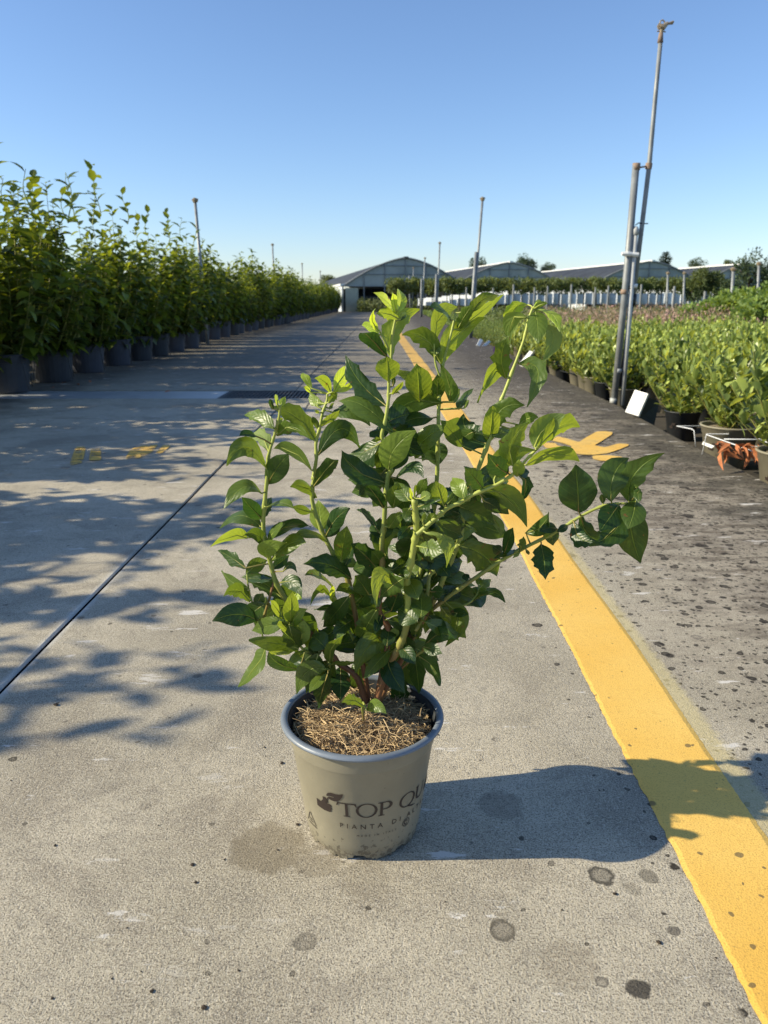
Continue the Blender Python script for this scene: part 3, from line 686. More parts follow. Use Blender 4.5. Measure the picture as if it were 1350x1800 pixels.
lv(B, 3.214, [(415, 1018, 612, 838, 108, 'm', 480, 900), (570, 490, 818, 218, 110, 'l', 640, 320), (650, 292, 917, 88, 62, 'l', 760, 210), (735, 190, 905, 90, 55, 'm', 800, 115), (655, 290, 742, 150, 82, 'm'), (528, 358, 655, 160, 88, 'l', 555, 210),
 (622, 240, 498, 162, 30, 'D', 560, 165), (560, 482, 342, 318, 115, 'm', 470, 330), (545, 430, 515, 358, 60, 'm'), (612, 700, 560, 480, 75, 'm', 610, 590), (540, 700, 545, 540, 80, 'd'), (500, 680, 470, 560, 70, 'l'), (635, 705, 668, 622, 36, 'l'),
 (665, 742, 748, 618, 42, 'd', 690, 680), (690, 735, 722, 684, 20, 'm'), (835, 935, 690, 762, 175, 'D', 720, 880), (836, 925, 856, 712, 95, 'l'), (850, 895, 1038, 715, 135, 'm', 900, 740), (850, 892, 985, 862, 62, 'm'), (1000, 830, 1112, 785, 62, 'm', 1060, 785),
 (975, 862, 1012, 828, 40, 'l'), (932, 565, 945, 325, 122, 'm', 905, 440), (928, 548, 770, 702, 52, 'l', 850, 535), (998, 482, 1048, 728, 90, 'm', 1110, 520), (1062, 150, 930, 320, 58, 'y', 975, 170), (1050, 222, 955, 372, 72, 'l', 960, 230),
 (1095, 182, 1110, 368, 105, 'm'), (1092, 178, 1232, 302, 46, 'y', 1190, 200), (1110, 262, 1132, 478, 42, 'l', 1200, 320), (1088, 165, 1130, 122, 34, 'l'), (1090, 170, 1165, 140, 28, 'l'), (1085, 165, 1100, 130, 22, 'y'), (1080, 175, 1150, 165, 22, 'm'),
 (972, 1062, 1062, 808, 120, 'l', 960, 930), (1088, 955, 1262, 768, 115, 'l', 1150, 840), (1100, 962, 1348, 838, 92, 'l', 1240, 830), (1035, 1058, 1345, 1030, 55, 'l', 1200, 985), (862, 1142, 1108, 968, 88, 'l', 930, 1010), (945, 1102, 828, 988, 125, 'D', 880, 1060),
 (1000, 1102, 1062, 1092, 50, 'D'), (990, 1120, 1005, 1020, 60, 'l'), (760, 860, 640, 940, 80, 'd'), (690, 950, 560, 800, 90, 'm')])
lv(D, 3.214, [(410, 232, 428, 402, 56, 'D', 470, 290), (170, 352, 470, 535, 84, 'm', 350, 350), (220, 385, 326, 460, 70, 'D'), (200, 442, 322, 592, 46, 'm', 290, 490), (88, 640, 302, 812, 205, 'm', 230, 700), (90, 640, 190, 560, 80, 'l', 120, 560), (340, 690, 392, 538, 66, 'D'),
 (330, 680, 275, 640, 60, 'D'), (402, 662, 284, 712, 34, 'D'), (430, 668, 452, 588, 52, 'm'), (430, 682, 388, 712, 24, 'l'), (462, 660, 482, 692, 20, 'D'), (440, 650, 410, 640, 20, 'l'), (458, 568, 592, 448, 74, 'd', 560, 530), (640, 545, 538, 560, 60, 'D'),
 (590, 520, 618, 640, 84, 'D'), (702, 525, 638, 562, 42, 'D'), (550, 630, 575, 832, 140, 'D'), (762, 452, 745, 182, 200, 'D'), (946, 392, 1045, 148, 160, 'd', 960, 240), (1046, 392, 1248, 116, 145, 'd', 1080, 230), (1040, 405, 850, 622, 150, 'D', 960, 560),
 (770, 460, 965, 605, 120, 'D', 830, 590), (735, 500, 860, 610, 110, 'D', 770, 600), (1060, 400, 1112, 738, 175, 'D', 1060, 560), (1085, 385, 1040, 548, 130, 'd'), (1085, 305, 1100, 400, 60, 'd'), (1050, 400, 1112, 322, 60, 'D'), (900, 405, 888, 350, 34, 'D'), (990, 410, 880, 560, 130, 'D'),
 (140, 972, 348, 962, 52, 'd', 260, 900), (198, 880, 268, 832, 70, 'm'), (192, 862, 200, 818, 40, 'm'), (185, 925, 160, 880, 40, 'd'), (190, 905, 250, 900, 40, 'm'), (560, 600, 600, 570, 30, 'l'), (600, 560, 560, 520, 30, 'D')])
lv(Cc, 3.214, [(325, 222, 105, 306, 62, 'm', 220, 180), (325, 362, 208, 238, 85, 'D'), (340, 352, 378, 238, 62, 'D'), (340, 300, 502, 302, 34, 'm', 430, 270), (322, 412, 84, 414, 64, 'd', 200, 340), (345, 532, 212, 460, 64, 'd', 290, 445), (236, 472, 30, 520, 46, 'l', 150, 455),
 (355, 482, 602, 406, 34, 'D', 480, 395), (350, 492, 450, 384, 42, 'm'), (372, 602, 572, 495, 86, 'm', 480, 500), (366, 592, 462, 495, 100, 'l', 350, 530), (380, 642, 478, 565, 60, 'D'), (236, 642, 74, 538, 78, 'D'), (232, 672, 352, 592, 82, 'm'), (382, 702, 220, 690, 56, 'D'),
 (448, 822, 208, 688, 115, 'd', 330, 720), (252, 752, 95, 652, 62, 'm', 160, 720), (440, 662, 522, 668, 40, 'D', 485, 620), (422, 722, 548, 805, 82, 'D', 500, 720), (505, 790, 548, 815, 42, 'y'), (256, 832, 104, 800, 88, 'm', 180, 760), (302, 935, 42, 938, 130, 'D', 180, 900),
 (292, 858, 330, 780, 60, 'D'), (312, 1005, 345, 800, 115, 'm', 330, 890), (350, 1012, 452, 930, 60, 'D'), (485, 952, 492, 768, 82, 'l'), (440, 922, 368, 820, 40, 'l'), (502, 992, 582, 868, 78, 'l', 510, 910), (540, 1082, 562, 928, 92, 'l'), (530, 1075, 408, 960, 34, 'l', 460, 980),
 (530, 1092, 248, 1045, 92, 'm', 400, 1060), (345, 1088, 188, 1310, 80, 'm', 300, 1180), (540, 1212, 360, 1112, 76, 'D', 420, 1180), (480, 1122, 360, 1110, 20, 'l'), (560, 1112, 468, 1180, 50, 'm'), (602, 1102, 642, 968, 36, 'l'), (692, 1132, 680, 1038, 78, 'm'), (706, 1172, 795, 1008, 54, 'm', 720, 1080),
 (622, 1122, 558, 1170, 50, 'd'), (642, 1152, 588, 1060, 42, 'D'), (692, 1212, 518, 1352, 115, 'm', 580, 1220), (692, 1222, 588, 1342, 60, 'm'), (712, 1182, 855, 1168, 34, 'm'), (632, 242, 482, 180, 62, 'm', 560, 175), (602, 322, 494, 290, 52, 'm'), (662, 432, 640, 255, 115, 'l'),
 (682, 462, 822, 300, 92, 'D', 740, 360), (690, 462, 772, 400, 60, 'D'), (690, 492, 498, 465, 46, 'm', 600, 445), (768, 602, 802, 400, 104, 'm'), (792, 632, 842, 500, 62, 'D'), (832, 702, 558, 615, 125, 'D', 700, 620), (730, 752, 565, 680, 42, 'm', 640, 680), (722, 832, 715, 728, 32, 'y'),
 (712, 802, 596, 850, 52, 'm', 650, 755), (772, 872, 712, 790, 26, 'l'), (992, 662, 828, 500, 122, 'D', 900, 560), (1002, 612, 942, 540, 78, 'm'), (1030, 585, 1112, 428, 115, 'l', 1000, 470), (982, 442, 858, 308, 42, 'D', 930, 350), (1012, 302, 905, 160, 72, 'D', 960, 220), (1000, 222, 950, 292, 52, 'm'),
 (1065, 300, 1090, 150, 92, 'm'), (930, 792, 848, 680, 104, 'd'), (892, 802, 740, 770, 52, 'm', 810, 750), (1112, 745, 970, 862, 96, 'l', 990, 680), (1052, 882, 1102, 750, 92, 'D'), (1092, 682, 1162, 668, 52, 'd'), (1152, 702, 1205, 818, 104, 'm'), (842, 912, 660, 932, 130, 'D', 750, 880),
 (832, 932, 722, 1012, 92, 'd'), (782, 882, 618, 872, 36, 'D', 700, 860), (1052, 1052, 850, 1232, 135, 'm', 930, 1080), (1052, 1042, 868, 1100, 92, 'm', 960, 1020), (1042, 1102, 900, 1262, 82, 'm'), (1062, 1032, 1082, 970, 52, 'l'), (962, 962, 850, 950, 72, 'm'), (952, 1002, 828, 1062, 62, 'D'),
 (872, 1112, 758, 1112, 32, 'D'), (1002, 902, 960, 1012, 52, 'D'), (1152, 1002, 1130, 880, 62, 'm'), (1192, 1042, 1190, 900, 92, 'm'), (1030, 1142, 1132, 1346, 125, 'D', 1060, 1240), (1100, 1072, 1192, 1182, 82, 'D'), (1182, 1102, 1212, 1346, 112, 'D'), (1202, 1132, 1325, 1305, 70, 'D', 1290, 1200), (1232, 1082, 1342, 1122, 72, 'D')])
lv(Fc, 3.75, [(762, 952, 968, 932, 104, 'D', 860, 910), (862, 1042, 988, 1052, 62, 'D'), (832, 972, 835, 1262, 74, 'm', 930, 1080), (782, 1092, 872, 1112, 60, 'l'), (722, 1062, 852, 1182, 92, 'D'), (702, 1252, 902, 1212, 104, 'D', 800, 1180), (642, 1202, 600, 1032, 92, 'D'), (740, 902, 832, 902, 82, 'D'), (702, 1002, 640, 1002, 52, 'm'),
 (922, 562, 800, 440, 122, 'm'), (662, 602, 832, 642, 135, 'm'), (700, 515, 842, 742, 56, 'l', 840, 550), (772, 692, 862, 802, 104, 'D'), (782, 782, 740, 852, 72, 'D'), (962, 782, 976, 832, 52, 'D'), (684, 442, 702, 378, 32, 'l'), (722, 462, 772, 380, 54, 'l'), (822, 332, 768, 165, 92, 'l'), (842, 332, 928, 222, 74, 'm'),
 (962, 292, 880, 152, 92, 'l'), (950, 422, 1008, 308, 122, 'D'), (1082, 222, 960, 80, 122, 'D'), (602, 305, 500, 175, 94, 'm'), (500, 162, 692, 152, 62, 'D', 620, 78), (652, 262, 712, 150, 62, 'm'), (672, 292, 742, 262, 62, 'l'), (662, 342, 802, 290, 32, 'D'), (602, 352, 560, 422, 72, 'm'), (562, 402, 612, 442, 52, 'D'),
 (462, 482, 540, 370, 82, 'm'), (442, 452, 545, 482, 32, 'm', 500, 412), (482, 762, 602, 662, 72, 'd'), (522, 792, 642, 792, 52, 'd'), (600, 470, 520, 560, 60, 'D'), (740, 660, 660, 700, 80, 'D'), (880, 640, 760, 560, 90, 'D'), (620, 290, 600, 215, 22, 'y'), (632, 285, 634, 195, 16, 'm')])
lv(E_, 3.214, [(640, 290, 638, 487, 115, 'D'), (772, 522, 643, 500, 68, 'm', 700, 480), (785, 542, 898, 562, 72, 'm', 840, 515), (790, 560, 698, 684, 82, 'D', 770, 620)])
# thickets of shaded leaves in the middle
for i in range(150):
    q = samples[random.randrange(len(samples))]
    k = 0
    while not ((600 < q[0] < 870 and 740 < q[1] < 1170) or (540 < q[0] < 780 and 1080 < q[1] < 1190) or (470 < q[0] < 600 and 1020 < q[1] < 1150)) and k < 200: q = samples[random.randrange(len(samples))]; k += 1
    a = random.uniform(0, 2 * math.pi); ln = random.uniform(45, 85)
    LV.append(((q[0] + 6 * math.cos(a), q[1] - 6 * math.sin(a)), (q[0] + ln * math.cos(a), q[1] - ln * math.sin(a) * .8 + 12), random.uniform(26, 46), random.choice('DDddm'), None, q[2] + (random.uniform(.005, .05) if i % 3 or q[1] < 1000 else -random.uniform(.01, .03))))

def leaf_mesh(Bp, Vp, Tp, width, n_hint, tone, fold, wave, ragged, stem_pt, edgew):
    NL, NW = 12, 6
    vs = []; uvs = []; fs = []
    prevN = n_hint
    def bez(t_): return Bp * (1 - t_) ** 2 + Vp * 2 * t_ * (1 - t_) + Tp * t_ * t_
    ph = random.uniform(0, 6.28); ph2 = random.uniform(0, 6.28)
    for i in range(NL + 1):
        t_ = i / NL; p_ = bez(t_); d = (bez(min(1, t_ + .02)) - bez(max(0, t_ - .02))).normalized()
        nn = (prevN - d * prevN.dot(d)); nn = nn.normalized() if nn.length > 1e-4 else d.orthogonal().normalized(); prevN = nn
        sd = d.cross(nn)
        wv = (math.sin(math.pi * t_ ** .92) ** .82) * (1 - .35 * max(0, t_ - .75) / .25) * width * .5
        wv = max(wv, width * .012)
        for j in range(NW + 1):
            s_ = (j / NW) * 2 - 1; ww = wv
            if ragged and abs(s_) == 1: ww *= random.uniform(.62, 1.02)
            off = fold * abs(s_) * wv * .9 - .25 * abs(s_) ** 2 * wv * .7 + wave * width * (.5 * math.sin(t_ * 9 + ph) * s_ * abs(s_) + .35 * math.sin(t_ * 14 + ph2 + s_ * 2) * abs(s_))
            vs.append(p_ + sd * (s_ * ww) + nn * off); uvs.append((s_, t_))
    for i in range(NL):
        for j in range(NW): fs.append((i * (NW + 1) + j, i * (NW + 1) + j + 1, (i + 1) * (NW + 1) + j + 1, (i + 1) * (NW + 1) + j))
    m = MB(); m.add([L(v_) for v_ in vs], fs, 0, tone); nl = len(fs)
    d0 = (Vp - Bp).normalized()
    if stem_pt is not None: m.tube([L(stem_pt), L(stem_pt.lerp(Bp, .5) + Vector((0, 0, .001))), L(Bp + d0 * .002), L(bez(.35)) - prevN * .0004, L(bez(.8))], [.0012, .0011, .0010, .0006, .0002], 5, 1, .45 + tone * .5)
    me = m.mesh('leaf', [M['leaf'], M['stem']], True)
    uvl = me.uv_layers.new(name='UVMap'); idx = [l.vertex_index for l in me.loops]
    fl = []
    for k in idx: fl += list(uvs[k]) if k < len(uvs) else [.5, .5]
    uvl.data.foreach_set('uv', fl)
    return me
camp = Vector((0, 0, H)); cnt = 0
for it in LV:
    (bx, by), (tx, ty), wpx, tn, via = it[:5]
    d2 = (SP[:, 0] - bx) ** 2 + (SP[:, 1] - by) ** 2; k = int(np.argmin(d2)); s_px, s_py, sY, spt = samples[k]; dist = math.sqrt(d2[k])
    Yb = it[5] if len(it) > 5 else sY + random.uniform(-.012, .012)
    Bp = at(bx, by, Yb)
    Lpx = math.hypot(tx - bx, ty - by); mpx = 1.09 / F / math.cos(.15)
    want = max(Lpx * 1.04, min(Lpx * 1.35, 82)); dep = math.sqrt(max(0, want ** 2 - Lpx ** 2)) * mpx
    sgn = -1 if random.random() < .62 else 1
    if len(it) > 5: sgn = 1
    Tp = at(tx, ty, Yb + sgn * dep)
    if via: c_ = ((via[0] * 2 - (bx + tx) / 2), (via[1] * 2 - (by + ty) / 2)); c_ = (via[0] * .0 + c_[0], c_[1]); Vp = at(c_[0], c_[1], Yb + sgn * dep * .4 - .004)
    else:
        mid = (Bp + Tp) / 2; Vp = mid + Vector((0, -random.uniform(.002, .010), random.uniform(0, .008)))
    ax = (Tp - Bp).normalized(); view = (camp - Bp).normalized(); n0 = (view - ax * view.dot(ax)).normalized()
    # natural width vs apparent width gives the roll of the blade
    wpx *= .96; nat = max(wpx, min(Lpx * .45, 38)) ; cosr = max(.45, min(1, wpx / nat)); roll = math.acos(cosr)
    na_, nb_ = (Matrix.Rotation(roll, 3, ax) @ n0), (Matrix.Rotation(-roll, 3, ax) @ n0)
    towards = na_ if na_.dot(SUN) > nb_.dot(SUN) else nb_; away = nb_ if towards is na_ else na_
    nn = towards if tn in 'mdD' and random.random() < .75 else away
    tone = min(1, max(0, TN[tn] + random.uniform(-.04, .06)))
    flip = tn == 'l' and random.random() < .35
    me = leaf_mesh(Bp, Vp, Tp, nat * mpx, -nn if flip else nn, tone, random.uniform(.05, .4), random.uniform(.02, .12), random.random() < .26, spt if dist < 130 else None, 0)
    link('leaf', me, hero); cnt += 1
print('hero leaves', cnt)

# ================================================================== foliage builder
def leaf_batch(bases, dirs, norms, lens, wids, tones, mat, name, extra=None, curl=.15, seg=3, blunt=False):
    """many small folded leaves joined in one mesh"""
    n = len(bases); bases = np.asarray(bases, float); d = np.asarray(dirs, float); nn = np.asarray(norms, float)
    d /= np.linalg.norm(d, axis=1)[:, None]; sd = np.cross(d, nn); sd /= (np.linalg.norm(sd, axis=1)[:, None] + 1e-9); nn = np.cross(sd, d)
    prof = [(0., 0.)] + ([(.30, .70), (.72, 1.)] if blunt else [(.34, 1.), (.70, .80)]) + [(1., 0.)] if seg == 3 else [(0., 0.), (.5, 1.), (1., 0.)]
    V = []; l = np.asarray(lens)[:, None]; w_ = np.asarray(wids)[:, None]
    for t_, k in prof:
        c_ = bases + d * l * t_ - nn * l * curl * t_ * t_
        if k == 0: V.append(c_)
        else: V += [c_ - sd * w_ * .5 * k + nn * w_ * .14, c_, c_ + sd * w_ * .5 * k + nn * w_ * .14]
    nv = len(V); V = np.stack(V, 1).reshape(-1, 3)
    if seg == 3: T = [(0, 2, 1), (0, 3, 2), (1, 2, 5), (1, 5, 4), (2, 3, 6), (2, 6, 5), (4, 5, 7), (5, 6, 7)]
    else: T = [(0, 2, 1), (0, 3, 2), (1, 2, 4), (2, 3, 4)]
    T = (np.array(T)[None] + (np.arange(n) * nv)[:, None, None]).reshape(-1, 3)
    tn = np.repeat(np.asarray(tones), nv); mi = np.zeros(len(T), int)
    mats = [mat]
    if extra is not None and extra.v:
        e = np.array(extra.v); V = np.vstack([V, e]); off = n * nv; tn = np.concatenate([tn, np.array(extra.t)])
        ef = []
        for f_ in extra.f:
            for q in range(1, len(f_) - 1): ef.append((f_[0] + off, f_[q] + off, f_[q + 1] + off))
        T = np.vstack([T, np.array(ef)]); mi = np.concatenate([mi, np.ones(len(ef), int)]); mats.append(M['stem'])
    me = bpy.data.meshes.new(name); me.vertices.add(len(V)); me.vertices.foreach_set('co', V.ravel())
    me.loops.add(len(T) * 3); me.loops.foreach_set('vertex_index', T.ravel().astype(np.int32))
    me.polygons.add(len(T)); me.polygons.foreach_set('loop_start', np.arange(0, len(T) * 3, 3, dtype=np.int32))
    me.polygons.foreach_set('material_index', mi.astype(np.int32)); me.polygons.foreach_set('use_smooth', np.ones(len(T), bool))
    for q in mats: me.materials.append(q)
    me.update(calc_edges=True); me.validate()
    a = me.attributes.new('tone', 'FLOAT', 'POINT'); a.data.foreach_set('value', tn.astype(np.float32))
    return me
def shoots(nst, hgt, rad, leaf_len, leaf_w, step, tone_f, spread=.35, base_z=0., lean=.25, elev=(.2, .9), low=.12, seed=0, side=3, edge=.25):
    """upright branching shoots with alternate leaves -> arrays + stems"""
    r_ = random.Random(seed); Bs = []; Ds = []; Ns = []; Ls = []; Ws = []; Ts = []; ex = MB()
    for s in range(nst):
        a = r_.uniform(0, 6.283); rr = rad * math.sqrt(r_.random()); h = hgt * r_.uniform(.62, 1.0) * (1 - edge * (rr / rad) ** 2)
        x0, y0 = math.cos(a) * rr * spread, math.sin(a) * rr * spread; x1, y1 = math.cos(a) * rr, math.sin(a) * rr
        x1 += r_.uniform(-1, 1) * lean * .2; y1 += r_.uniform(-1, 1) * lean * .2
        pts = []
        for k in range(6):
            t_ = k / 5; u = t_ ** .7
            pts.append(Vector((x0 + (x1 - x0) * u + .012 * math.sin(5 * t_ + s) * hgt, y0 + (y1 - y0) * u, base_z + h * t_)))
        ex.tube(pts, [max(.0012, .006 * hgt * (1 - .8 * k / 5)) for k in range(6)], side, 0, .5, cap=False)
        z = low * h; ph = r_.uniform(0, 6.283)
        while z < h:
            t_ = z / h; k = min(4, int(t_ * 5)); p_ = pts[k].lerp(pts[k + 1], t_ * 5 - k)
            ph += 2.4 + r_.uniform(-.4, .4); e = r_.uniform(*elev) + .35 * t_
            if t_ > .93: e += .5
            d = Vector((math.cos(ph) * math.cos(e), math.sin(ph) * math.cos(e), math.sin(e)))
            nn = Vector((-math.cos(ph) * math.sin(e), -math.sin(ph) * math.sin(e), math.cos(e))) + Vector((r_.uniform(-.4, .4), r_.uniform(-.4, .4), r_.uniform(-.4, .4)))
            sz = r_.uniform(.65, 1.1) * (1 - .35 * max(0, t_ - .8) / .2)
            Bs.append(p_); Ds.append(d); Ns.append(nn); Ls.append(leaf_len * sz); Ws.append(leaf_w * sz * r_.uniform(.8, 1.1)); Ts.append(min(1, max(0, tone_f(t_, r_))))
            z += step * r_.uniform(.6, 1.4)
    return Bs, Ds, Ns, Ls, Ws, Ts, ex

# ================================================================== LEFT ROW: tall shrubs in tubs
def tub_mesh(mat, r=.19, h=.30):
    m = MB(); m.lathe([(r * .78, 0), (r * .80, .006), (r * .93, h * .78), (r * .955, h * .785), (r * .97, h * .79), (r * 1.0, h * .97)], 28)
    m.lathe([(r * .94, h * .97), (r * .9, h * .8), (0.001, h * .8)], 28)
    return m.mesh('tub', mat, False)
def tubrim_mesh(mat, r=.19, h=.30):
    return MB().lathe([(r * .94, h * .965), (r * .95, h), (r * 1.03, h), (r * 1.045, h * .985), (r * 1.04, h * .965), (r * .94, h * .965)], 28).mesh('rim', mat)
tubs = [tub_mesh(M['tub']), tub_mesh(M['tub2'])]; trims = [tubrim_mesh(M['tub']), tubrim_mesh(M['tub2'])]
soil_disc = MB().lathe([(.172, .262), (.1, .270), (.001, .275)], 20).mesh('soil', M['soil'], True)
clip_m = MB().tube([(.20, 0, .28), (.245, 0, .02)], .004, 6).tube([(.20, 0, .28), (.17, 0, .29)], .004, 6).mesh('dripper_stake', M['hose'])
def tall_tone(t_, r_): return r_.gauss(.30 + .42 * t_, .26)  # darker low down: leaf age plus crown shade put into the tone
TALL = []
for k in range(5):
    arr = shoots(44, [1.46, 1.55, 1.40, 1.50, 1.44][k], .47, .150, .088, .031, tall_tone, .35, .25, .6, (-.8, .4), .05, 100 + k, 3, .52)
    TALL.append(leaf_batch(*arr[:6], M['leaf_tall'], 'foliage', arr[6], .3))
# top whips: single shoots whose leaves can be told apart
one_leaf = []
for k in range(4):
    me = leaf_batch([(0, 0, 0)], [(1, 0, .25)], [(-.2, 0, 1)], [.145], [.078], [.35 + .15 * k], M['leaf_tall'], 'leaf', None, .3); one_leaf.append(me)
def whip(parent, x, y, z0, h, seed):
    r_ = random.Random(seed); pts = [Vector((x + .03 * math.sin(k * .8 + seed), y + .02 * math.cos(k + seed), z0 + h * k / 6)) for k in range(7)]
    MB().tube(pts, [.006 - .0006 * k for k in range(7)], 5, 0, .7).build('shoot', M['stem'], parent)
    z = .0; ph = r_.uniform(0, 6)
    while z < h:
        k = min(5, int(z / h * 6)); p_ = pts[k].lerp(pts[k + 1], z / h * 6 - k)
        o = link('leaf', r_.choice(one_leaf), parent); o.location = p_; ph += math.pi + r_.uniform(-.6, .6)
        o.rotation_euler = (r_.uniform(-.3, .3), r_.uniform(-.7, .15) - .3 * z / h, ph); s = r_.uniform(.75, 1.15) * (1 - .4 * max(0, z / h - .75) / .25); o.scale = (s, s, s)
        z += r_.uniform(.045, .07)
GL_ = 'tall leafy shrubs in tubs along the left side of the lane'
near_lab = ['yellow-green tall shrub in the tub cut by the left edge of the photo', 'tall shrub with lone leafy shoots in the second tub from the left edge', 'broad leafy shrub in the third tub from the left edge, by two tall shoots',
            'dark leafy shrub in the fourth tub from the left edge', 'dark leafy shrub in the fifth tub from the left edge', 'dark leafy shrub in the sixth tub from the left edge',
            'dark leafy shrub in the seventh tub from the left edge', 'dark leafy shrub in the eighth tub, just before the leaning riser pipe']
def tall_shrub(x, y, i, label, scale=1., whips=(), near=False):
    o = empty('tall_potted_shrub', (x, y, 0), label, 'potted plant', GL_)
    o.rotation_euler.z = random.uniform(0, 6.28); o.scale = (scale, scale, scale)
    q = random.randrange(2)
    p_ = link('tub', tubs[q], o); link('rim', trims[q], p_); p_.scale.z = random.uniform(.95, 1.04)
    if y < 20: link('soil', soil_disc, o)
    if near:
        o.rotation_euler.z = 0
        for a in (-1.9, -.5, 1.2):
            d = link('dripper_stake', clip_m, o); d.rotation_euler.z = a
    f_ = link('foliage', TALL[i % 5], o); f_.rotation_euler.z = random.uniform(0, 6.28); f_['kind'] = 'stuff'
    for wx, wy, z0, h in whips: whip(o, wx, wy, z0, h, random.randrange(999))
    return o
rowP = [G(3, 693), G(86, 673), G(148, 656), G(199, 643.5), G(241, 634.5), G(272, 626.5), G(303, 619), G(330, 613)]
rowY = [p_.y + .17 for p_ in rowP]; rowX = [p_.x - .02 for p_ in rowP]
whs = [[(-.15, 0, 1.45, .55), (.12, -.1, 1.4, .38), (.28, .1, 1.35, .30)], [(.02, 0, 1.4, .36), (.28, .05, 1.35, .40), (-.25, 0, 1.4, .3)], [(.22, 0, 1.45, .58), (-.05, .1, 1.5, .45), (.0, -.2, 1.45, .3)], [(-.05, 0, 1.55, .35), (.25, 0, 1.5, .3)], [(.1, 0, 1.5, .28)],
       [(.0, 0, 1.5, .32), (.25, 0, 1.5, .28)], [(0, .1, 1.5, .3)], [(0, 0, 1.55, .35), (.2, 0, 1.5, .3)]]
for i, (yy, xx) in enumerate(zip(rowY, rowX)):
    tall_shrub(xx, yy, i, near_lab[i], random.uniform(.98, 1.08), whs[i], True)
yy = rowY[-1] + .95; i = 8
while yy < 53:
    xx = -3.35 + .004 * (yy - 14)
    nth = i - 8; words = ['first', 'second', 'third', 'fourth', 'fifth', 'sixth', 'seventh', 'eighth', 'ninth', 'tenth']
    lab = 'dark leafy shrub in a tub in the receding far part of the left row' if nth > 9 else words[nth] + ' dark leafy tub shrub beyond the leaning riser pipe of the left row'
    tall_shrub(xx + random.uniform(-.05, .05), yy, i + random.randrange(5), lab, random.choice((.84, .9, 1.0, 1.1, 1.16))); yy += random.uniform(.85, 1.0); i += 1
# second row, partly seen between the first
yy = 5.6
while yy < 26:
    tall_shrub(-4.25 + random.uniform(-.08, .08), yy, i, 'tall leafy shrub in the second row behind the left front tubs', random.uniform(1.0, 1.14) if yy < 8.5 else .72, [(0, 0, 1.4, .4)] if yy < 9.5 else ()); yy += random.uniform(.9, 1.05); i += 1
yy = 7.5
while yy < 9.6:
    tall_shrub(-5.2 + random.uniform(-.1, .1), yy, i, 'tall leafy shrub in the third row behind the left tubs', random.uniform(1.05, 1.2)); yy += 1.0; i += 1
# nearer end of the row, left of the frame: it throws the shadows over the near slabs
for yy, s_ in ((1.15, .88), (1.75, 1.04), (2.3, 1.0), (3.3, .95), (4.1, 1.0), (4.9, .97), (5.7, 1.02)):
    tall_shrub(-3.2 + random.uniform(-.06, .06), yy, i, 'tall leafy shrub at the near end of the left row', s_); i += 1

# ================================================================== RIGHT BED: low shrubs
def bed_tone(t_, r_): return r_.gauss(.30 + .42 * t_, .30)
BED = []
for k in range(6):
    arr = shoots(25, [.38, .42, .36, .40, .39, .44][k], .26, .066, .037, .0165, bed_tone, .2, .12, .25, (.2, 1.1), .02, 300 + k)
    BED.append(leaf_batch(*arr[:6], M['leaf_bed'], 'foliage', arr[6], .08, 3, True))
def small_pot(mat):
    m = MB(); m.lathe([(.0735, 0), (.0755, .014), (.078, .016), (.0985, .146), (.1005, .1465), (.105, .175), (.110, .176), (.110, .182), (.100, .182), (.096, .165)], 32); m.lathe([(.096, .165), (.05, .172), (.001, .17)], 24, 1)
    return m.mesh('pot', [mat, M['crust']], True)
PRINTS = [(o.name.split('.')[0], o.data) for o in bpy.data.objects if o.parent == pot and o.name.split('.')[0] not in ('pot_foot', 'pot_rim')]
spots_pots = [small_pot(M['black_pot']), small_pot(M['pot'])]
GB = 'light green low shrubs in pots filling the right bed'
bleaf = [leaf_batch([(0, 0, 0)], [(1, 0, .3)], [(-.3, 0, 1)], [.062], [.028], [.45 + .15 * k], M['leaf_bed'], 'leaf', None, .1) for k in range(3)]
def bed_shrub(x, y, label, pot_i=0, s=1., leaves=0):
    o = empty('potted_bed_shrub', (x, y, -.105), label, 'potted plant', GB); o.scale = (s, s, s)
    link('pot', spots_pots[pot_i], o); f_ = link('foliage', random.choice(BED), o); f_.scale.z = 1.12; f_.rotation_euler.z = random.uniform(0, 6.28); f_['kind'] = 'stuff'
    for _ in range(leaves):
        l_ = link('leaf', random.choice(bleaf), o); a = random.uniform(0, 6.28); r = random.uniform(.05, .2); l_.location = (r * math.cos(a), r * math.sin(a), random.uniform(.22, .5)); l_.rotation_euler = (random.uniform(-.4, .4), random.uniform(-1.1, 0), a)
    return o
near = [(1.745, 3.22, 1, 'light green shrub in taupe pot below the orange dry leaves'), (1.785, 3.93, 1, 'light green shrub in sunlit taupe pot behind the white wire rack'), (1.84, 4.72, 0, 'light green shrub in black pot right of the white label board'),
        (1.85, 5.98, 1, 'light green shrub in small pot just left of the tall riser pipes'), (1.86, 6.45, 0, 'light green shrub in pot with white tag near the riser pipes')]
for k, (x, y, q, lab) in enumerate(near):
    o = bed_shrub(x, y, lab, q, 1., 40); p_ = [c_ for c_ in o.children if c_.name.split('.')[0] == 'pot'] or [c_ for c_ in bpy.data.objects if c_.parent == o and c_.name.split('.')[0] == 'pot']
    p_ = p_[0]; p_.rotation_euler.z = -math.atan2(x, y) - .15
    if k < 2: p_.scale = (1.36, 1.36, 1.2)
    if k < 3:
        for nm, me_ in PRINTS: link(nm, me_, p_)
        for c_ in bpy.data.objects:
            if c_.parent == o and c_.name.split('.')[0] == 'foliage': c_.location.z = .06 if k < 2 else 0; c_.scale = (1.15, 1.15, 1.2)
cnt = 0
yy = 2.75
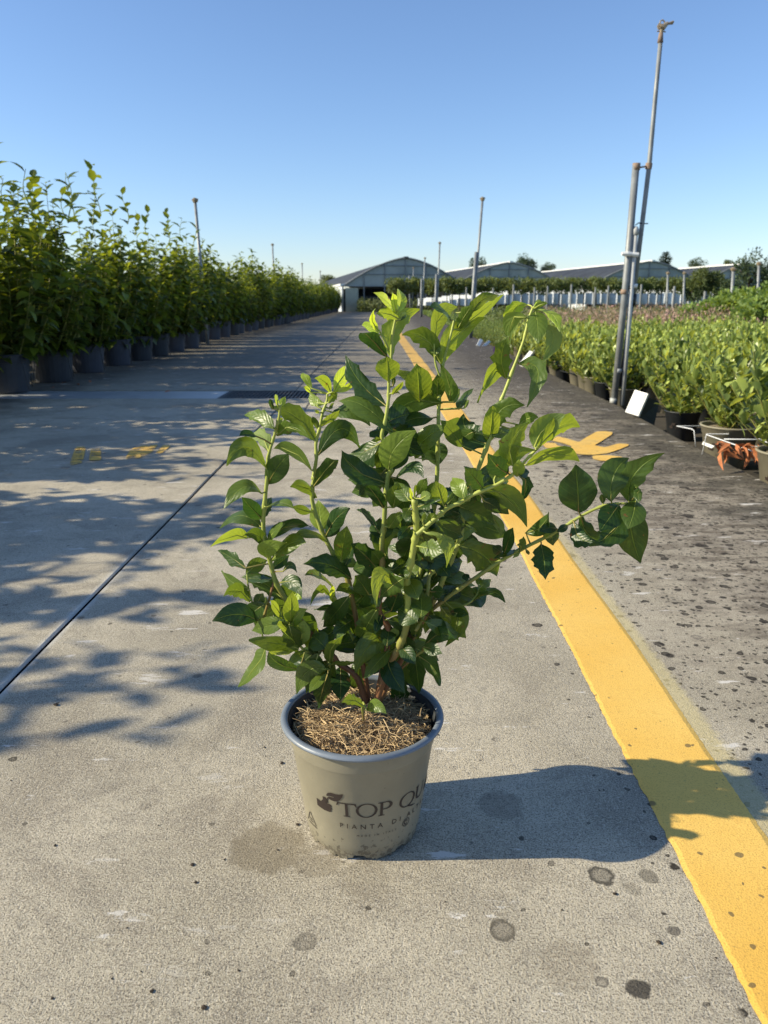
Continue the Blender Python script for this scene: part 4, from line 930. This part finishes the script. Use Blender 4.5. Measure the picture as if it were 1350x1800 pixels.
while yy < 11.4:
    xx = 2.2; e = .5 * (yy * .96 + .2) + .6
    while xx < e + .3:
        x_ = xx + random.uniform(-.04, .04); y_ = yy + random.uniform(-.05, .05)
        lab = 'light green shrub among the front half of the right bed' if yy < 6.5 else 'light green shrub among the back half of the right bed'
        bed_shrub(x_, y_, lab, random.random() < .3, random.uniform(1.0, 1.2) if xx < 3 and yy < 6 else random.uniform(.88, 1.12)); cnt += 1; xx += .36
    yy += .36
ORD = ['first', 'second', 'third', 'fourth', 'fifth', 'sixth', 'seventh', 'eighth', 'ninth', 'tenth', 'eleventh', 'twelfth', 'thirteenth', 'fourteenth', 'fifteenth', 'sixteenth']
yy = 6.9; kr = 0
while yy < 11.5:
    o = bed_shrub(curb(yy) + .20 + random.uniform(-.04, .05), yy, ORD[kr] + ' light green shrub along the kerb edge beyond the riser pipes', random.random() < .5, random.uniform(.85, 1.12))
    for c_ in bpy.data.objects:
        if c_.parent == o and c_.name.split('.')[0] == 'foliage': c_.location.z = -.05; c_.scale = (1.12, 1.12, 1.25)
    yy += random.uniform(.36, .5); cnt += 1; kr += 1
print('bed shrubs', cnt)

# strips beyond the bed
def strip(name, x0f, x1f, ya, yb, n, hgt, ll, lw, mat, tone_f, label, kind='stuff', elev=(.5, 1.4), bz=-.1):
    Bs = []; Ds = []; Ns = []; Ls = []; Ws = []; Ts = []
    for _ in range(n):
        y = ya + (yb - ya) * random.random() ** 1.25; x = random.uniform(x0f(y), x1f(y)); ht = hgt * random.uniform(.25, 1.) * (.75 + .35 * math.sin(x * 3.1 + 1) * math.sin(y * 2.3))
        a = random.uniform(0, 6.28); e = random.uniform(*elev)
        Bs.append((x, y, bz + ht)); Ds.append((math.cos(a) * math.cos(e), math.sin(a) * math.cos(e), math.sin(e))); Ns.append((random.uniform(-1, 1), random.uniform(-1, 1), random.uniform(-.2, 1)))
        k = random.uniform(.6, 1.3); Ls.append(ll * k); Ws.append(lw * k); Ts.append(min(1, max(0, tone_f(random)))) 
    o = link(name, leaf_batch(Bs, Ds, Ns, Ls, Ws, Ts, mat, name, None, .1, 2)); tag(o, label, name.replace('_', ' '), kind=kind); return o
GR = 'tufts of fine green foliage beside the far kerb'
tuft_m = []
for k in range(3):
    arr = shoots(26, .42, .24, .075, .012, .02, lambda t_, r_: r_.gauss(.35 + .3 * t_, .2), .2, 0, .3, (.5, 1.2), .1, 500 + k, 3); tuft_m.append(leaf_batch(*arr[:6], M['grass'], 'foliage', arr[6], .1))
yy = 11.7
while yy < 22:
    for j in range(3):
        o = link('green_tuft', tuft_m[random.randrange(3)]); o.location = (curb(yy) + .25 + j * .45 + random.uniform(-.05, .05), yy + random.uniform(-.1, .1), -.12); o.rotation_euler.z = random.uniform(0, 6.28); s = random.uniform(.8, 1.1); o.scale = (s, s, s)
        tag(o, 'tuft of fine green foliage between the far kerb and the pinkish field', 'plant', GR)
    yy += .5
xr = lambda y: .56 * y + 2
strip('dry_flower_field', lambda y: 3.3 + .04 * y, xr, 11.8, 27, 46000, .70, .055, .02, M['heather'], lambda r_: r_.gauss(.62, .35), 'band of dry pinkish flowering plants behind the bright shrubs')
strip('far_green_crop', lambda y: 2.2 + .02 * y, xr, 22, 50, 26000, .5, .12, .04, M['leaf_mid'], lambda r_: r_.gauss(.5, .25), 'low green crop beyond the pinkish flowers', elev=(.1, 1.2))
strip('verge_grass', lambda y: curb(y) + .05, lambda y: curb(y) + .9, 22, 53, 7000, .22, .12, .03, M['grass'], lambda r_: r_.gauss(.5, .25), 'green grass verge along the far end of the kerb')

# ================================================================== IRRIGATION RISERS
def pxpipe(mb, pts, Y, r, n=12, mat=0): mb.tube([at(x, y, Y) for x, y in pts], r, n, mat)
YR = 5.66
rs = empty('sprinkler_riser', at(1082, 705, YR), 'tall leaning grey irrigation riser of three pipes rising from the right bed', 'irrigation riser', 'irrigation risers')
def LR(o): # keep world place under the parent
    o.location = -Vector(rs.location); return o
def rp(name, pts, r, mat, Y=YR, n=14, sm=True):
    m = MB(); m.tube([at(x, y, Y) for x, y in pts], r, n); return LR(m.build(name, mat, rs, sm))
rp('support_pipe', [(1079, 712), (1100, 500), (1118, 291)], .0245, M['pipe'])
rp('pipe_cap', [(1118, 299), (1119, 287)], .0265, M['rust'])
rp('inner_pipe', [(1094, 712), (1106, 560), (1117, 413)], .0165, M['pipe_light'], YR - .01)
rp('inner_pipe_cap', [(1117, 413), (1117.6, 404), (1118, 398)], [.022, .023, .012], M['pipe_light'], YR - .01)
rp('hose', [(1091, 680), (1096, 640), (1103, 590), (1108, 555), (1112, 530)], .0155, M['hose'], YR + .03)
rp('hose_sleeve', [(1111, 537), (1114, 517)], .024, M['hose'], YR + .03)
rp('riser_pipe', [(1113, 522), (1128, 400), (1141, 292), (1152, 170), (1161, 74)], [.0165, .0165, .0165, .015, .014], M['pipe'], YR + .03)
rp('riser_socket', [(1160.5, 75), (1162, 58)], [.019, .014], M['rust'], YR + .03)
for (a, b_, rr, mt) in (((1097, 517), (1098, 509), .026, M['rust']), ((1086, 655), (1086.8, 648), .027, M['pipe_light']), ((1078, 708), (1079, 700), .027, M['pipe_light']), ((1105, 508), (1106, 503), .021, M['hose']), ((1115, 506), (1116, 499), .021, M['white'])):
    rp('band', [a, b_], rr, mt)
LR(MB().tube([at(1093, 446, YR - .03), at(1103, 446, YR - .03), at(1111, 447, YR - .03), at(1122, 448, YR - .03)], [.012, .017, .014, .016], 8).tube([at(1103, 450, YR), at(1104, 443, YR)], .030, 14).tube([at(1114, 451, YR), at(1115, 444, YR)], .024, 14).build('pipe_clamp', M['white'], rs))
LR(MB().tube([at(1120, 292, YR), at(1126, 294, YR), at(1140, 292, YR + .03)], .006, 6).tube([at(1139.5, 297, YR + .03), at(1141, 287, YR + .03)], .023, 14).build('tie_bracket', M['rust'], rs))
LR(MB().tube([at(1117, 396, YR), at(1122, 392, YR), at(1133, 393, YR + .03), at(1139, 393, YR)], .004, 6).build('tie_wire', M['hose'], rs))
hd = MB(); c0 = at(1162, 56, YR + .03)
def hp(x, y, dy=0): return at(x, y, YR + .03 + dy)
hd.tube([hp(1162, 58), hp(1163, 50), hp(1164, 44)], [.010, .013, .012], 10); hd.tube([hp(1160, 47), hp(1166, 48), hp(1171, 43), hp(1174, 40)], [.018, .020, .013, .010], 10)
hd.tube([hp(1172, 42), hp(1178, 40), hp(1184, 38)], [.007, .006, .008], 6); hd.tube([hp(1172, 42), hp(1179, 42), hp(1183, 41.5)], .005, 6)
hd.tube([hp(1155, 55), hp(1163, 55), hp(1170, 56)], .004, 6); hd.tube([hp(1157, 48), hp(1160, 44), hp(1158, 41)], [.006, .008, .005], 6)
hd.tube([hp(1160, 42), hp(1161, 37), hp(1165, 35), hp(1168, 38), hp(1168, 43)], .005, 6); hd.tube([hp(1158, 52), hp(1156, 46), hp(1158, 43)], .005, 6)
LR(hd.build('sprinkler_head', M['brass'], rs))

def riser(px_t, py_t, px_b, Y, label, comp=None, r=.017, zb=-.1, group='irrigation risers'):
    T_ = at(px_t, py_t, Y); b_ = G(px_b, 600, 0); Bp = at(px_b, 560, Y); Bp.z = zb
    k = (at(px_b, 545, Y)); Bp = Vector((k.x + (k.x - T_.x) * (k.z - zb) / max(.1, (T_.z - k.z)) * .9, Y, zb))
    o = empty('sprinkler_riser', Bp, label, 'irrigation riser', group)
    d = T_ - Bp
    MB().tube([(0, 0, 0), d * .5, d], [r * 1.2, r * 1.1, r], 8).build('riser_pipe', M['pipe'], o, True)
    MB().tube([d, d + Vector((0, 0, .04)), d + Vector((.01, 0, .07))], [r * 1.5, r * 2.2, r * .9], 8).tube([d + Vector((-.05, 0, .04)), d + Vector((.05, 0, .05))], r * .5, 5).build('sprinkler_head', M['brass'], o)
    if comp:
        c_ = at(comp[0], comp[1], Y) - Bp; MB().tube([(c_.x * .2 - .04, -.03, 0), c_], r * 1.5, 8).build('support_pipe', M['pipe'], o, True)
riser(343, 356, 360, 13.3, 'leaning grey riser pipe standing among the left tubs', None, .024, 0)
riser(479, 432, 484, 27, 'thin riser pipe above the left row, second from the left edge', None, .024, 0)
riser(531, 465, 533, 40, 'thin riser pipe above the left row, third from the left edge', None, .024, 0)
riser(563, 478, 564, 50, 'small thin riser pipe beside the first greenhouse, last of the left row', None, .024, 0)
riser(848, 353, 832, 15.8, 'tall grey riser with shorter pipe beside it in front of the second greenhouse', (837, 443), .022)
riser(773, 429, 768, 27, 'grey riser before the right edge of the first greenhouse', (767, 482), .024)
riser(747, 455, 742, 36, 'slim grey riser in front of the first greenhouse', (741, 490), .026)
riser(727, 472, 724, 45, 'very slim riser left of the first greenhouse tree band', (719, 485), .026)
riser(1174, 482, 1172, 24, 'thin post-like riser in front of the third greenhouse, right of its centre', None, .03)
riser(1203, 482, 1201, 24, 'thin post-like riser at the right corner of the third greenhouse', None, .03)
riser(1289, 476, 1285, 18, 'pale thick riser in front of the fourth greenhouse', None, .035)
riser(1334, 466, 1331, 18, 'pale riser inside the ragged tree at the right edge', None, .03)

# posts in the field
PG = 'grey posts standing in the far field'
for i, (px, pt, Y) in enumerate(((903, 500, 34), (940, 505, 38), (963, 503, 40), (1005, 500, 36), (1047, 505, 40), (1070, 502, 38), (1186, 503, 30), (1128, 500, 34), (1240, 512, 24), (1311, 520, 16), (867, 506, 40), (820, 505, 42), (795, 508, 46))):
    T_ = at(px, pt, Y); o = MB().tube([(0, 0, 0), (0, 0, T_.z + .12)], .045, 7).build('field_post', M['post']); o.location = (T_.x, Y, -.12)
    tag(o, 'short grey post in the field before the greenhouses', 'post', PG)

# ================================================================== GREENHOUSES
AX = Vector((465 - 675, F / math.cos(PITCH) * 1., 0)); AX.normalize(); PR = Vector((AX.y, -AX.x, 0))
def greenhouse(px_peak, py_peak, Y, wl, wr, length, label, detail=0):
    pk = at(px_peak, py_peak, Y); base = Vector((pk.x, Y, -.12)); hp_ = pk.z + .12
    o = empty('greenhouse', base, label, 'greenhouse', 'arched plastic greenhouses at the end of the field')
    o.rotation_euler.z = math.atan2(PR.y, PR.x)
    ev = hp_ * .50
    pr = lambda s, w_: ev + (hp_ - ev) * (1 - abs(s) ** 1.55)
    P_ = [(-wl * (1 - k / 12), pr(1 - k / 12, wl)) for k in range(12)] + [(wr * k / 12, pr(k / 12, wr)) for k in range(13)]
    n = len(P_)
    # gable film: panels between the ribs
    m = MB(); low = ev * .98
    nb = 6
    for q in range(nb):
        xa = -wl + (wl + wr) * q / nb; xb = -wl + (wl + wr) * (q + 1) / nb
        xs = np.linspace(xa + .02, xb - .02, 6); top = [float(np.interp(x, [p_[0] for p_ in P_], [p_[1] for p_ in P_])) - .03 for x in xs]
        v = [(x, 0, low) for x in xs] + [(x, 0, max(z, low + .01)) for x, z in zip(xs, top)]
        MB().add(v, [(k, k + 1, k + 7, k + 6) for k in range(5)]).build('gable_panel', M['film'], o)
    # roof
    v = []; 
    for y_ in (-.05, length): v += [(x, y_, z) for x, z in P_]
    f = [(k, k + 1, n + k + 1, n + k) for k in range(n - 1)]
    v2 = [(x, y_, z - .05) for x, y_, z in v]
    MB().add(v, f).add(v2, f).build('roof', M['shade'], o, True)
    MB().tube([(x, -.06, z - .02) for x, z in P_], .055, 6).build('gable_arch', M['pipe'], o)
    rb = MB()
    for q in range(nb + 1):
        x = -wl + (wl + wr) * q / nb; z = float(np.interp(x, [p_[0] for p_ in P_], [p_[1] for p_ in P_])); rb.tube([(x, -.05, 0), (x, -.05, z)], .035, 6)
    for zz in (low, low + (hp_ - low) * .42, low + (hp_ - low) * .72):
        xs = [p_[0] for p_ in P_ if p_[1] >= zz]
        if xs: rb.tube([(xs[0], -.07, zz), (xs[-1], -.07, zz)], .022, 5)
    rb.build('gable_frame', M['pipe'], o)
    MB().box(-.10, .16, -.2, length, hp_ - .03, hp_ + .07).build('ridge_vent', M['white' if detail != 1 else 'tub'], o)
    MB().box(-wl - .08, -wl + .02, .0, length, .0, ev).build('side_wall', M['white_film'], o)
    MB().box(wr - .02, wr + .08, .0, length, .0, ev).build('side_wall', M['white_film'], o)
    MB().box(-wl - .18, -wl + .12, -.1, length, ev, ev + .12).build('gutter', M['white'], o)
    # added sheet standing in for the dim interior behind the open front
    MB().box(-wl + .1, wr - .1, 14, 14.1, 0, ev).build('dim_interior_sheet', M['inside'], o)
    if detail == 1:
        MB().box(-wl + .15, -wl + 1.0, -.04, .0, .1, low - .1).build('end_wall', M['tan_film'], o)
        MB().box(-wl + .02, wr, 2.2, 2.3, .95, 1.15).build('rail', M['tub'], o)
    return o
greenhouse(713, 453, 53, 4.15, 4.1, 60, 'first arched greenhouse straight at the end of the lane', 1)
greenhouse(897, 461, 57, 4.3, 4.2, 60, 'second greenhouse from the left, behind the short and tall riser pair', 2)
greenhouse(1146, 459, 55, 4.5, 4.2, 60, 'third greenhouse with long pale ridge, behind the tall three-pipe riser', 2)
greenhouse(1312, 464, 58, 3.8, 4.2, 60, 'rightmost greenhouse half hidden by the round tree', 2)
# plants inside the first greenhouse
Bs = [(random.uniform(-1.7, 6), random.uniform(51.0, 52.7), random.uniform(-.1, .85) * random.random() ** .6) for _ in range(7000)]
Ds = [(random.uniform(-1, 1), random.uniform(-1, 1), random.uniform(0, 1.5)) for _ in Bs]; Ns = [(random.uniform(-1, 1), -1, random.uniform(0, 1)) for _ in Bs]
tag(link('greenhouse_crop', leaf_batch(Bs, Ds, Ns, [random.uniform(.1, .22) for _ in Bs], [random.uniform(.05, .1) for _ in Bs], [random.gauss(.4, .25) for _ in Bs], M['leaf_mid'], 'greenhouse_crop', None, .1, 2)), 'green crop standing at the open front of the first greenhouse', 'crop', kind='stuff')
# white ground fence of film before the houses
wf = empty('white_film_fence', (0, 0, 0), 'long low white plastic windbreak in front of the greenhouses', 'windbreak')
xs = [i_ for i_ in range(735, 1250, 14)]
for i_, px in enumerate(xs):
    hgt = np.interp(px, [735, 880, 1250], [.85, 1.36, 1.38]); a = at(px, 528, 50); b_ = at(px + 13.5, 528, 50)
    lo = .5 if px > 820 else .42; hh = hgt + random.uniform(-.04, .04); d_ = (b_.x - a.x) * .9
    MB().add([(a.x, 50 + d_, lo), (b_.x, 50, lo), (b_.x, 50, hh), (a.x, 50 + d_, hh), (a.x, 50.03 + d_, lo), (b_.x, 50.03, lo), (b_.x, 50.03, hh), (a.x, 50.03 + d_, hh)], [(0, 1, 2, 3), (7, 6, 5, 4), (0, 4, 5, 1), (3, 2, 6, 7)]).build('film_panel', M['white_film'], wf)
for i_, px in enumerate(range(735, 1260, 28)):
    a = at(px - .5, 528, 49.9); MB().box(a.x - .022, a.x + .022, 49.85, 49.89, -.12, 1.35).build('post', M['post'], wf)

# ================================================================== TREES
def crown_mesh(rx, ry, rz, n, ll, mat, seed, clumps=26, tone=(.35, .25), flat=0):
    r_ = random.Random(seed); cl = []
    for _ in range(clumps):
        while True:
            x, y, z = [r_.uniform(-1, 1) for _ in range(3)]
            if x * x + y * y + z * z < 1: break
        cl.append((x * rx * .8, y * ry * .8, z * rz * .8, r_.uniform(.22, .42), r_.gauss(0, .12)))
    Bs = []; Ds = []; Ns = []; Ls = []; Ws = []; Ts = []
    for _ in range(n):
        c_ = r_.choice(cl); v = Vector([r_.gauss(0, 1) for _ in range(3)]).normalized() * r_.uniform(.5, 1.05)
        p_ = Vector((c_[0] + v.x * c_[3] * rx, c_[1] + v.y * c_[3] * ry, c_[2] + v.z * c_[3] * rz))
        Bs.append(p_); d = v + Vector([r_.uniform(-.6, .6) for _ in range(3)]); Ds.append(d); Ns.append([r_.uniform(-1, 1) for _ in range(3)])
        k = r_.uniform(.7, 1.3); Ls.append(ll * k); Ws.append(ll * .55 * k); Ts.append(min(1, max(0, r_.gauss(tone[0] + c_[4], tone[1] * .6))))
    return leaf_batch(Bs, Ds, Ns, Ls, Ws, Ts, mat, 'crown', None, .1, 2)
def tree(px, py_top, py_bot, Y, wpx, mat, label, group, name='broadleaf_tree', n=2600, seed=0, trunk=True, me=None):
    T_ = at(px, py_top, Y); b_ = at(px, py_bot, Y); rz = (T_.z - b_.z) / 2; rx = wpx * Y / F / 2
    o = empty(name, (T_.x, Y, -.12), label, 'tree', group)
    me = me or crown_mesh(rx, rx, rz, n, max(.10, rx * .11), mat, seed)
    cz = (T_.z + b_.z) / 2 + .12
    c_ = link('crown', me, o); c_.location.z = cz; c_['kind'] = 'stuff'
    if trunk:
        m = MB(); m.tube([(0, 0, 0), (.02 * rx, 0, cz * .5), (0, 0, cz)], [.05 + rx * .04, .04 + rx * .03, .02 + rx * .015], 7)
        for k in range(5):
            a = k * 1.3; m.tube([(0, 0, cz * .8), (math.cos(a) * rx * .55, math.sin(a) * rx * .55, cz + rz * .25)], [.03 + rx * .015, .01], 5)
        m.build('trunk', M['trunk'], o, True)
    return o
# row of clipped standards
std = [crown_mesh(.80, .55, .44, 1150, .12, M['leaf_mid'], 40 + k, 24, (.5, .3)) for k in range(3)]
PS = list(range(694, 770, 22)) + list(range(786, 1086, 22)) + list(range(1096, 1240, 23))
for i, px in enumerate(PS):
    Y = 43 + .4 * math.sin(i); T_ = at(px, 486 + random.uniform(-1, 1), Y); cz = T_.z - .48
    o = empty('standard_tree', (T_.x, Y, -.12), 'small clipped tree on a bare stem in the row before the greenhouses', 'tree', 'clipped standard trees in a row')
    c_ = link('crown', std[i % 3], o); c_.location.z = cz + .12; c_.rotation_euler.z = random.uniform(0, 6); c_['kind'] = 'stuff'
    MB().tube([(0, 0, 0), (.02, 0, cz * .5), (0, 0, cz + .2)], .028, 5).build('trunk', M['trunk'], o)
GT_ = 'dark trees showing over the greenhouse roofs'
tree(841, 449, 480, 95, 34, M['leaf_dark'], 'small dark tree top between first and second greenhouses', GT_, seed=1)
tree(922, 446, 485, 95, 48, M['leaf_dark'], 'wide dark tree top above the second greenhouse ridge', GT_, seed=2)
tree(963, 461, 485, 95, 30, M['leaf_dark'], 'low dark tree top right of the second greenhouse peak', GT_, seed=3)
tree(1227, 452, 480, 95, 30, M['leaf_dark'], 'small pointed tree top right of the dark conifer', GT_, seed=4)
tree(1281, 456, 475, 95, 22, M['leaf_mid'], 'tiny rounded tree top above the rightmost white roof', GT_, seed=5)
tree(574, 482, 500, 100, 28, M['leaf_mid'], 'small tree top left of the first greenhouse roof', GT_, seed=6)
tree(1324, 437, 528, 34, 66, M['leaf_dark'], 'ragged tree by the right edge with a pale pipe in it', None, n=2400, seed=7)
tree(1368, 448, 528, 34, 70, M['leaf_dark'], 'dark tree cut by the right edge behind the bright bushes', None, n=2600, seed=17)
tree(1246, 465, 528, 36, 66, M['leaf_mid'], 'round dense dark green tree standing in front of the greenhouses', None, n=7000, seed=8)
tree(1222, 500, 530, 36, 40, M['leaf_dark'], 'low dark shrub-like tree left of the round tree', None, n=1800, seed=9)
tree(1290, 492, 530, 33, 40, M['leaf_dark'], 'dark low tree right of the round tree', None, n=1800, seed=10)
# conifer
cf = at(1171, 441, 90); o = empty('conifer_tree', (cf.x, 90, -.12), 'dark pointed conifer rising behind the third greenhouse', 'tree')
Bs = []; Ds = []; Ns = []; hh = cf.z
for _ in range(2600):
    t_ = random.random() ** .7; z = hh * (1 - t_ * .62); r = 2.1 * t_ * random.uniform(.35, 1) * (.8 + .35 * math.sin(z * 5)); a = random.uniform(0, 6.28)
    Bs.append((r * math.cos(a), r * math.sin(a), z)); Ds.append((math.cos(a), math.sin(a), .35)); Ns.append((0, 0, 1))
c_ = link('crown', leaf_batch(Bs, Ds, Ns, [.45] * len(Bs), [.12] * len(Bs), [max(0, random.gauss(.15, .12)) for _ in Bs], M['leaf_dark'], 'crown', None, .1, 2), o); c_['kind'] = 'stuff'
MB().tube([(0, 0, 0), (0, 0, hh * .97)], [.18, .03], 6).build('trunk', M['trunk'], o)
# bright bushes at the right
for i, (px, pt, pb, Y, wd) in enumerate(((1345, 492, 570, 15, 110), (1298, 512, 566, 15.5, 90), (1330, 520, 572, 13, 90), (1262, 526, 566, 16.5, 70), (1380, 500, 570, 14, 100), (1225, 534, 560, 18, 60))):
    lab = ['tallest bright green bush at the right edge', 'bright green bush under the rightmost greenhouse', 'low bright bush in front of the tallest one at the right edge', 'small bright bush below the round dark tree', 'bright bush cut by the right edge', 'lowest bright bush, leftmost of its cluster'][i]
    T_ = at(px, pt, Y); b_ = at(px, pb, Y); rz = (T_.z - b_.z) / 2 + .05; rx = wd * Y / F / 2
    o = empty('bright_bush', (T_.x, Y, -.12), lab, 'bush', 'bright green bushes right of the field')
    c_ = link('crown', crown_mesh(rx, rx, rz, 3600, .085, M['leaf_bright'], 70 + i, 30, (.45, .3)), o); c_.location.z = T_.z - rz + .12; c_['kind'] = 'stuff'
    MB().tube([(0, 0, 0), (0, 0, T_.z - rz + .1)], .03, 6).build('trunk', M['trunk'], o)

# ================================================================== SMALL THINGS BY THE KERB
# label board with dark side box
lb = empty('label_board', G(1120, 735, -.08), 'white framed label board leaning at the kerb beside the riser pipes', 'label board')
def quadbox(pts_front, thick, name, mat, parent):
    q = [Vector(p_) for p_ in pts_front]; nn = (q[1] - q[0]).cross(q[3] - q[0]).normalized() * thick
    v = [p_ - Vector(parent.location) for p_ in q] + [p_ + nn - Vector(parent.location) for p_ in q]
    return MB().add(v, [(0, 1, 2, 3), (7, 6, 5, 4), (0, 4, 5, 1), (1, 5, 6, 2), (2, 6, 7, 3), (3, 7, 4, 0)]).build(name, mat, parent)
Yb = 4.98
quadbox([at(1099, 724, Yb + .02), at(1122, 731, Yb - .12), at(1139, 692, Yb - .04), at(1116, 685, Yb + .10)], -.012, 'board', M['white'], lb)
fr = MB()
def lerp2(a, b_, k): return a[0] + (b_[0] - a[0]) * k, a[1] + (b_[1] - a[1]) * k
cs = [(1103, 722), (1120.5, 727.5), (1134.5, 694), (1117, 689)]
fr.tube([at(x, y, Yb - .125 + .08 * ((731 - y) / 46) + .14 * (1 - ((x - (1122 if y > 705 else 1139) + 23) / 23.))) - Vector(lb.location) for x, y in cs + [cs[0]]], .0022, 4); fr.build('frame_bead', M['pipe_light'], lb)
quadbox([at(1123, 737, Yb + .0), at(1150, 748, Yb + .03), at(1159, 706, Yb + .12), at(1136, 697, Yb + .05)], -.06, 'side_box', M['slate'], lb)
lb2 = empty('label_board', G(935, 640, -.05), 'narrow white board with grey side leaning at the kerb right of the shrub', 'label board')
quadbox([at(912, 640, 8.55), at(918, 642, 8.5), at(939, 616, 8.6), at(933, 614, 8.65)], -.03, 'board', M['white'], lb2)
quadbox([at(918, 642, 8.52), at(942, 645, 8.6), at(944, 628, 8.7), at(938, 616, 8.62)], -.03, 'side_box', M['slate'], lb2)
lb3 = empty('label_board', G(850, 606, -.05), 'small white boards crossed in a V at the far kerb', 'label board')
quadbox([at(838, 606, 13.0), at(843, 609, 13.0), at(849, 598, 13.1), at(844, 595, 13.1)], -.03, 'board', M['white'], lb3)
quadbox([at(846, 609, 13.0), at(849, 612, 13.0), at(863, 601, 13.1), at(859, 598, 13.1)], -.03, 'board', M['white'], lb3)
pl = MB().add([at(867, 620, 11.5), at(875, 622, 11.5), at(877, 611, 11.5), at(868, 609, 11.5), at(867, 620, 11.53), at(875, 622, 11.53), at(877, 611, 11.53), at(868, 609, 11.53)], [(0, 1, 2, 3), (7, 6, 5, 4), (0, 4, 5, 1), (1, 5, 6, 2), (2, 6, 7, 3), (3, 7, 4, 0)]).build('plant_label', M['purple'])
tag(pl, 'small purple plant label at the kerb right of the shrub', 'plant label')
# wire rack round the near pots
wr = empty('wire_rack', (1.75, 3.7, -.1), 'white wire rack standing round the near pots in the right bed', 'wire rack')
def W(pts, r=.0027): MB().tube([at(x, y, Y) - Vector(wr.location) for x, y, Y in pts], r, 6).build('rod', M['wire'], wr, True)
W([(1190, 749, 4.12), (1216, 754, 4.0), (1220, 757, 3.98), (1223, 785, 3.98)]); W([(1190, 749, 4.12), (1240, 749, 4.3), (1350, 753, 4.4)], .003)
W([(1234, 800, 3.72), (1242, 764, 3.7), (1262, 771, 3.6), (1312, 789, 3.4), (1375, 815, 3.2)]); W([(1242, 763, 3.7), (1312, 763, 3.9), (1345, 776, 3.7), (1385, 792, 3.5)])
W([(1273, 772, 3.6), (1385, 773, 3.6)], .003); W([(1349, 812, 3.3), (1350, 850, 3.3)]); W([(1300, 785, 3.5), (1385, 785, 3.5)], .003)
tg = MB().add([at(1236, 776, 3.76), at(1256, 784, 3.72), at(1251, 788, 3.72), at(1234, 781, 3.76)], [(0, 1, 2, 3)]).build('pot_tag', M['white'])
tg.location = (0, 0, 0); tag(tg, 'small white tag on the sunlit taupe pot in the wire rack', 'tag')
# orange dry leaves
od = empty('dry_leaf_bunch', at(1312, 798, 3.35), 'crumpled bunch of orange dry leaves hanging at the kerb by the wire rack', 'dry leaves')
ol = [leaf_batch([(0, 0, 0)], [(1, 0, -.2)], [(0, .3, 1)], [.075], [.022], [.5], M['rusty_leaf'], 'leaf', None, .7) for k in range(1)]
for k in range(34):
    o = link('leaf', ol[0], od); o.location = (random.uniform(-.13, .12), random.uniform(-.05, .05), random.uniform(-.0, .05)); o.rotation_euler = (random.uniform(-1, 1), random.uniform(-.5, .9), random.uniform(0, 6.28)); s = random.uniform(.6, 1.1); o.scale = (s, s, s)
# drip hose along the kerb
ps = [Vector((curb(y) + .12 + .02 * math.sin(y * 3), y, .05 + .02 * math.sin(y * 2.1))) for y in np.arange(5.9, 9.5, .2)]
tag(MB().tube(ps, .006, 6).build('drip_hose', M['hose'], None, True), 'black drip hose looped along the pots at the kerb', 'hose')
# fallen leaves / crumbs on the slabs
db = MB(); r_ = random.Random(5)
def crumb(x, y, s):
    bm = bmesh.new(); bmesh.ops.create_icosphere(bm, subdivisions=1, radius=s)
    v = [(q.co.x * r_.uniform(.6, 1.4) + x, q.co.y * r_.uniform(.6, 1.4) + y, abs(q.co.z) * .7 + .0003) for q in bm.verts]; f = [[w_.index for w_ in q.verts] for q in bm.faces]; bm.free(); db.add(v, f)
for px, py, s in ((495, 1342, .0035), (465, 1314, .002), (523, 1450, .0035), (97, 1487, .0025), (338, 1521, .003), (345, 1552, .0025), (267, 1743, .0025), (359, 1772, .003), (98, 1240, .006), (92, 1756, .002), (488, 1495, .0018), (1080, 1572, .003), (1158, 1658, .0035), (988, 1600, .0015), (770, 1292, .002)): g_ = G(px, py); crumb(g_.x, g_.y, s)
for _ in range(260): crumb(r_.uniform(-1.6, 1.5), .5 + r_.random() ** 2 * 4.5, r_.uniform(.0006, .0016))
tag(db.build('soil_crumbs', M['soil']), 'scattered dark soil crumbs and grit on the slabs', 'crumbs', kind='stuff')

fl = [leaf_batch([(0, 0, 0)], [(1, 0, 0)], [(0, 0, 1)], [.05], [.026], [.5], M['rusty_leaf'], 'fallen_leaf', None, .35)]
for px, py in ((118, 674), (135, 677), (158, 671), (96, 684), (590, 690), (640, 700), (700, 752), (300, 690)):
    g_ = G(px, py); o = link('fallen_leaf', fl[0]); o.location = (g_.x, g_.y, .012); o.rotation_euler = (random.uniform(-.3, .3), random.uniform(-.2, .2), random.uniform(0, 6.28))
    tag(o, 'curled brown leaf fallen on the far slabs', 'fallen leaf', 'brown leaves fallen on the slabs')
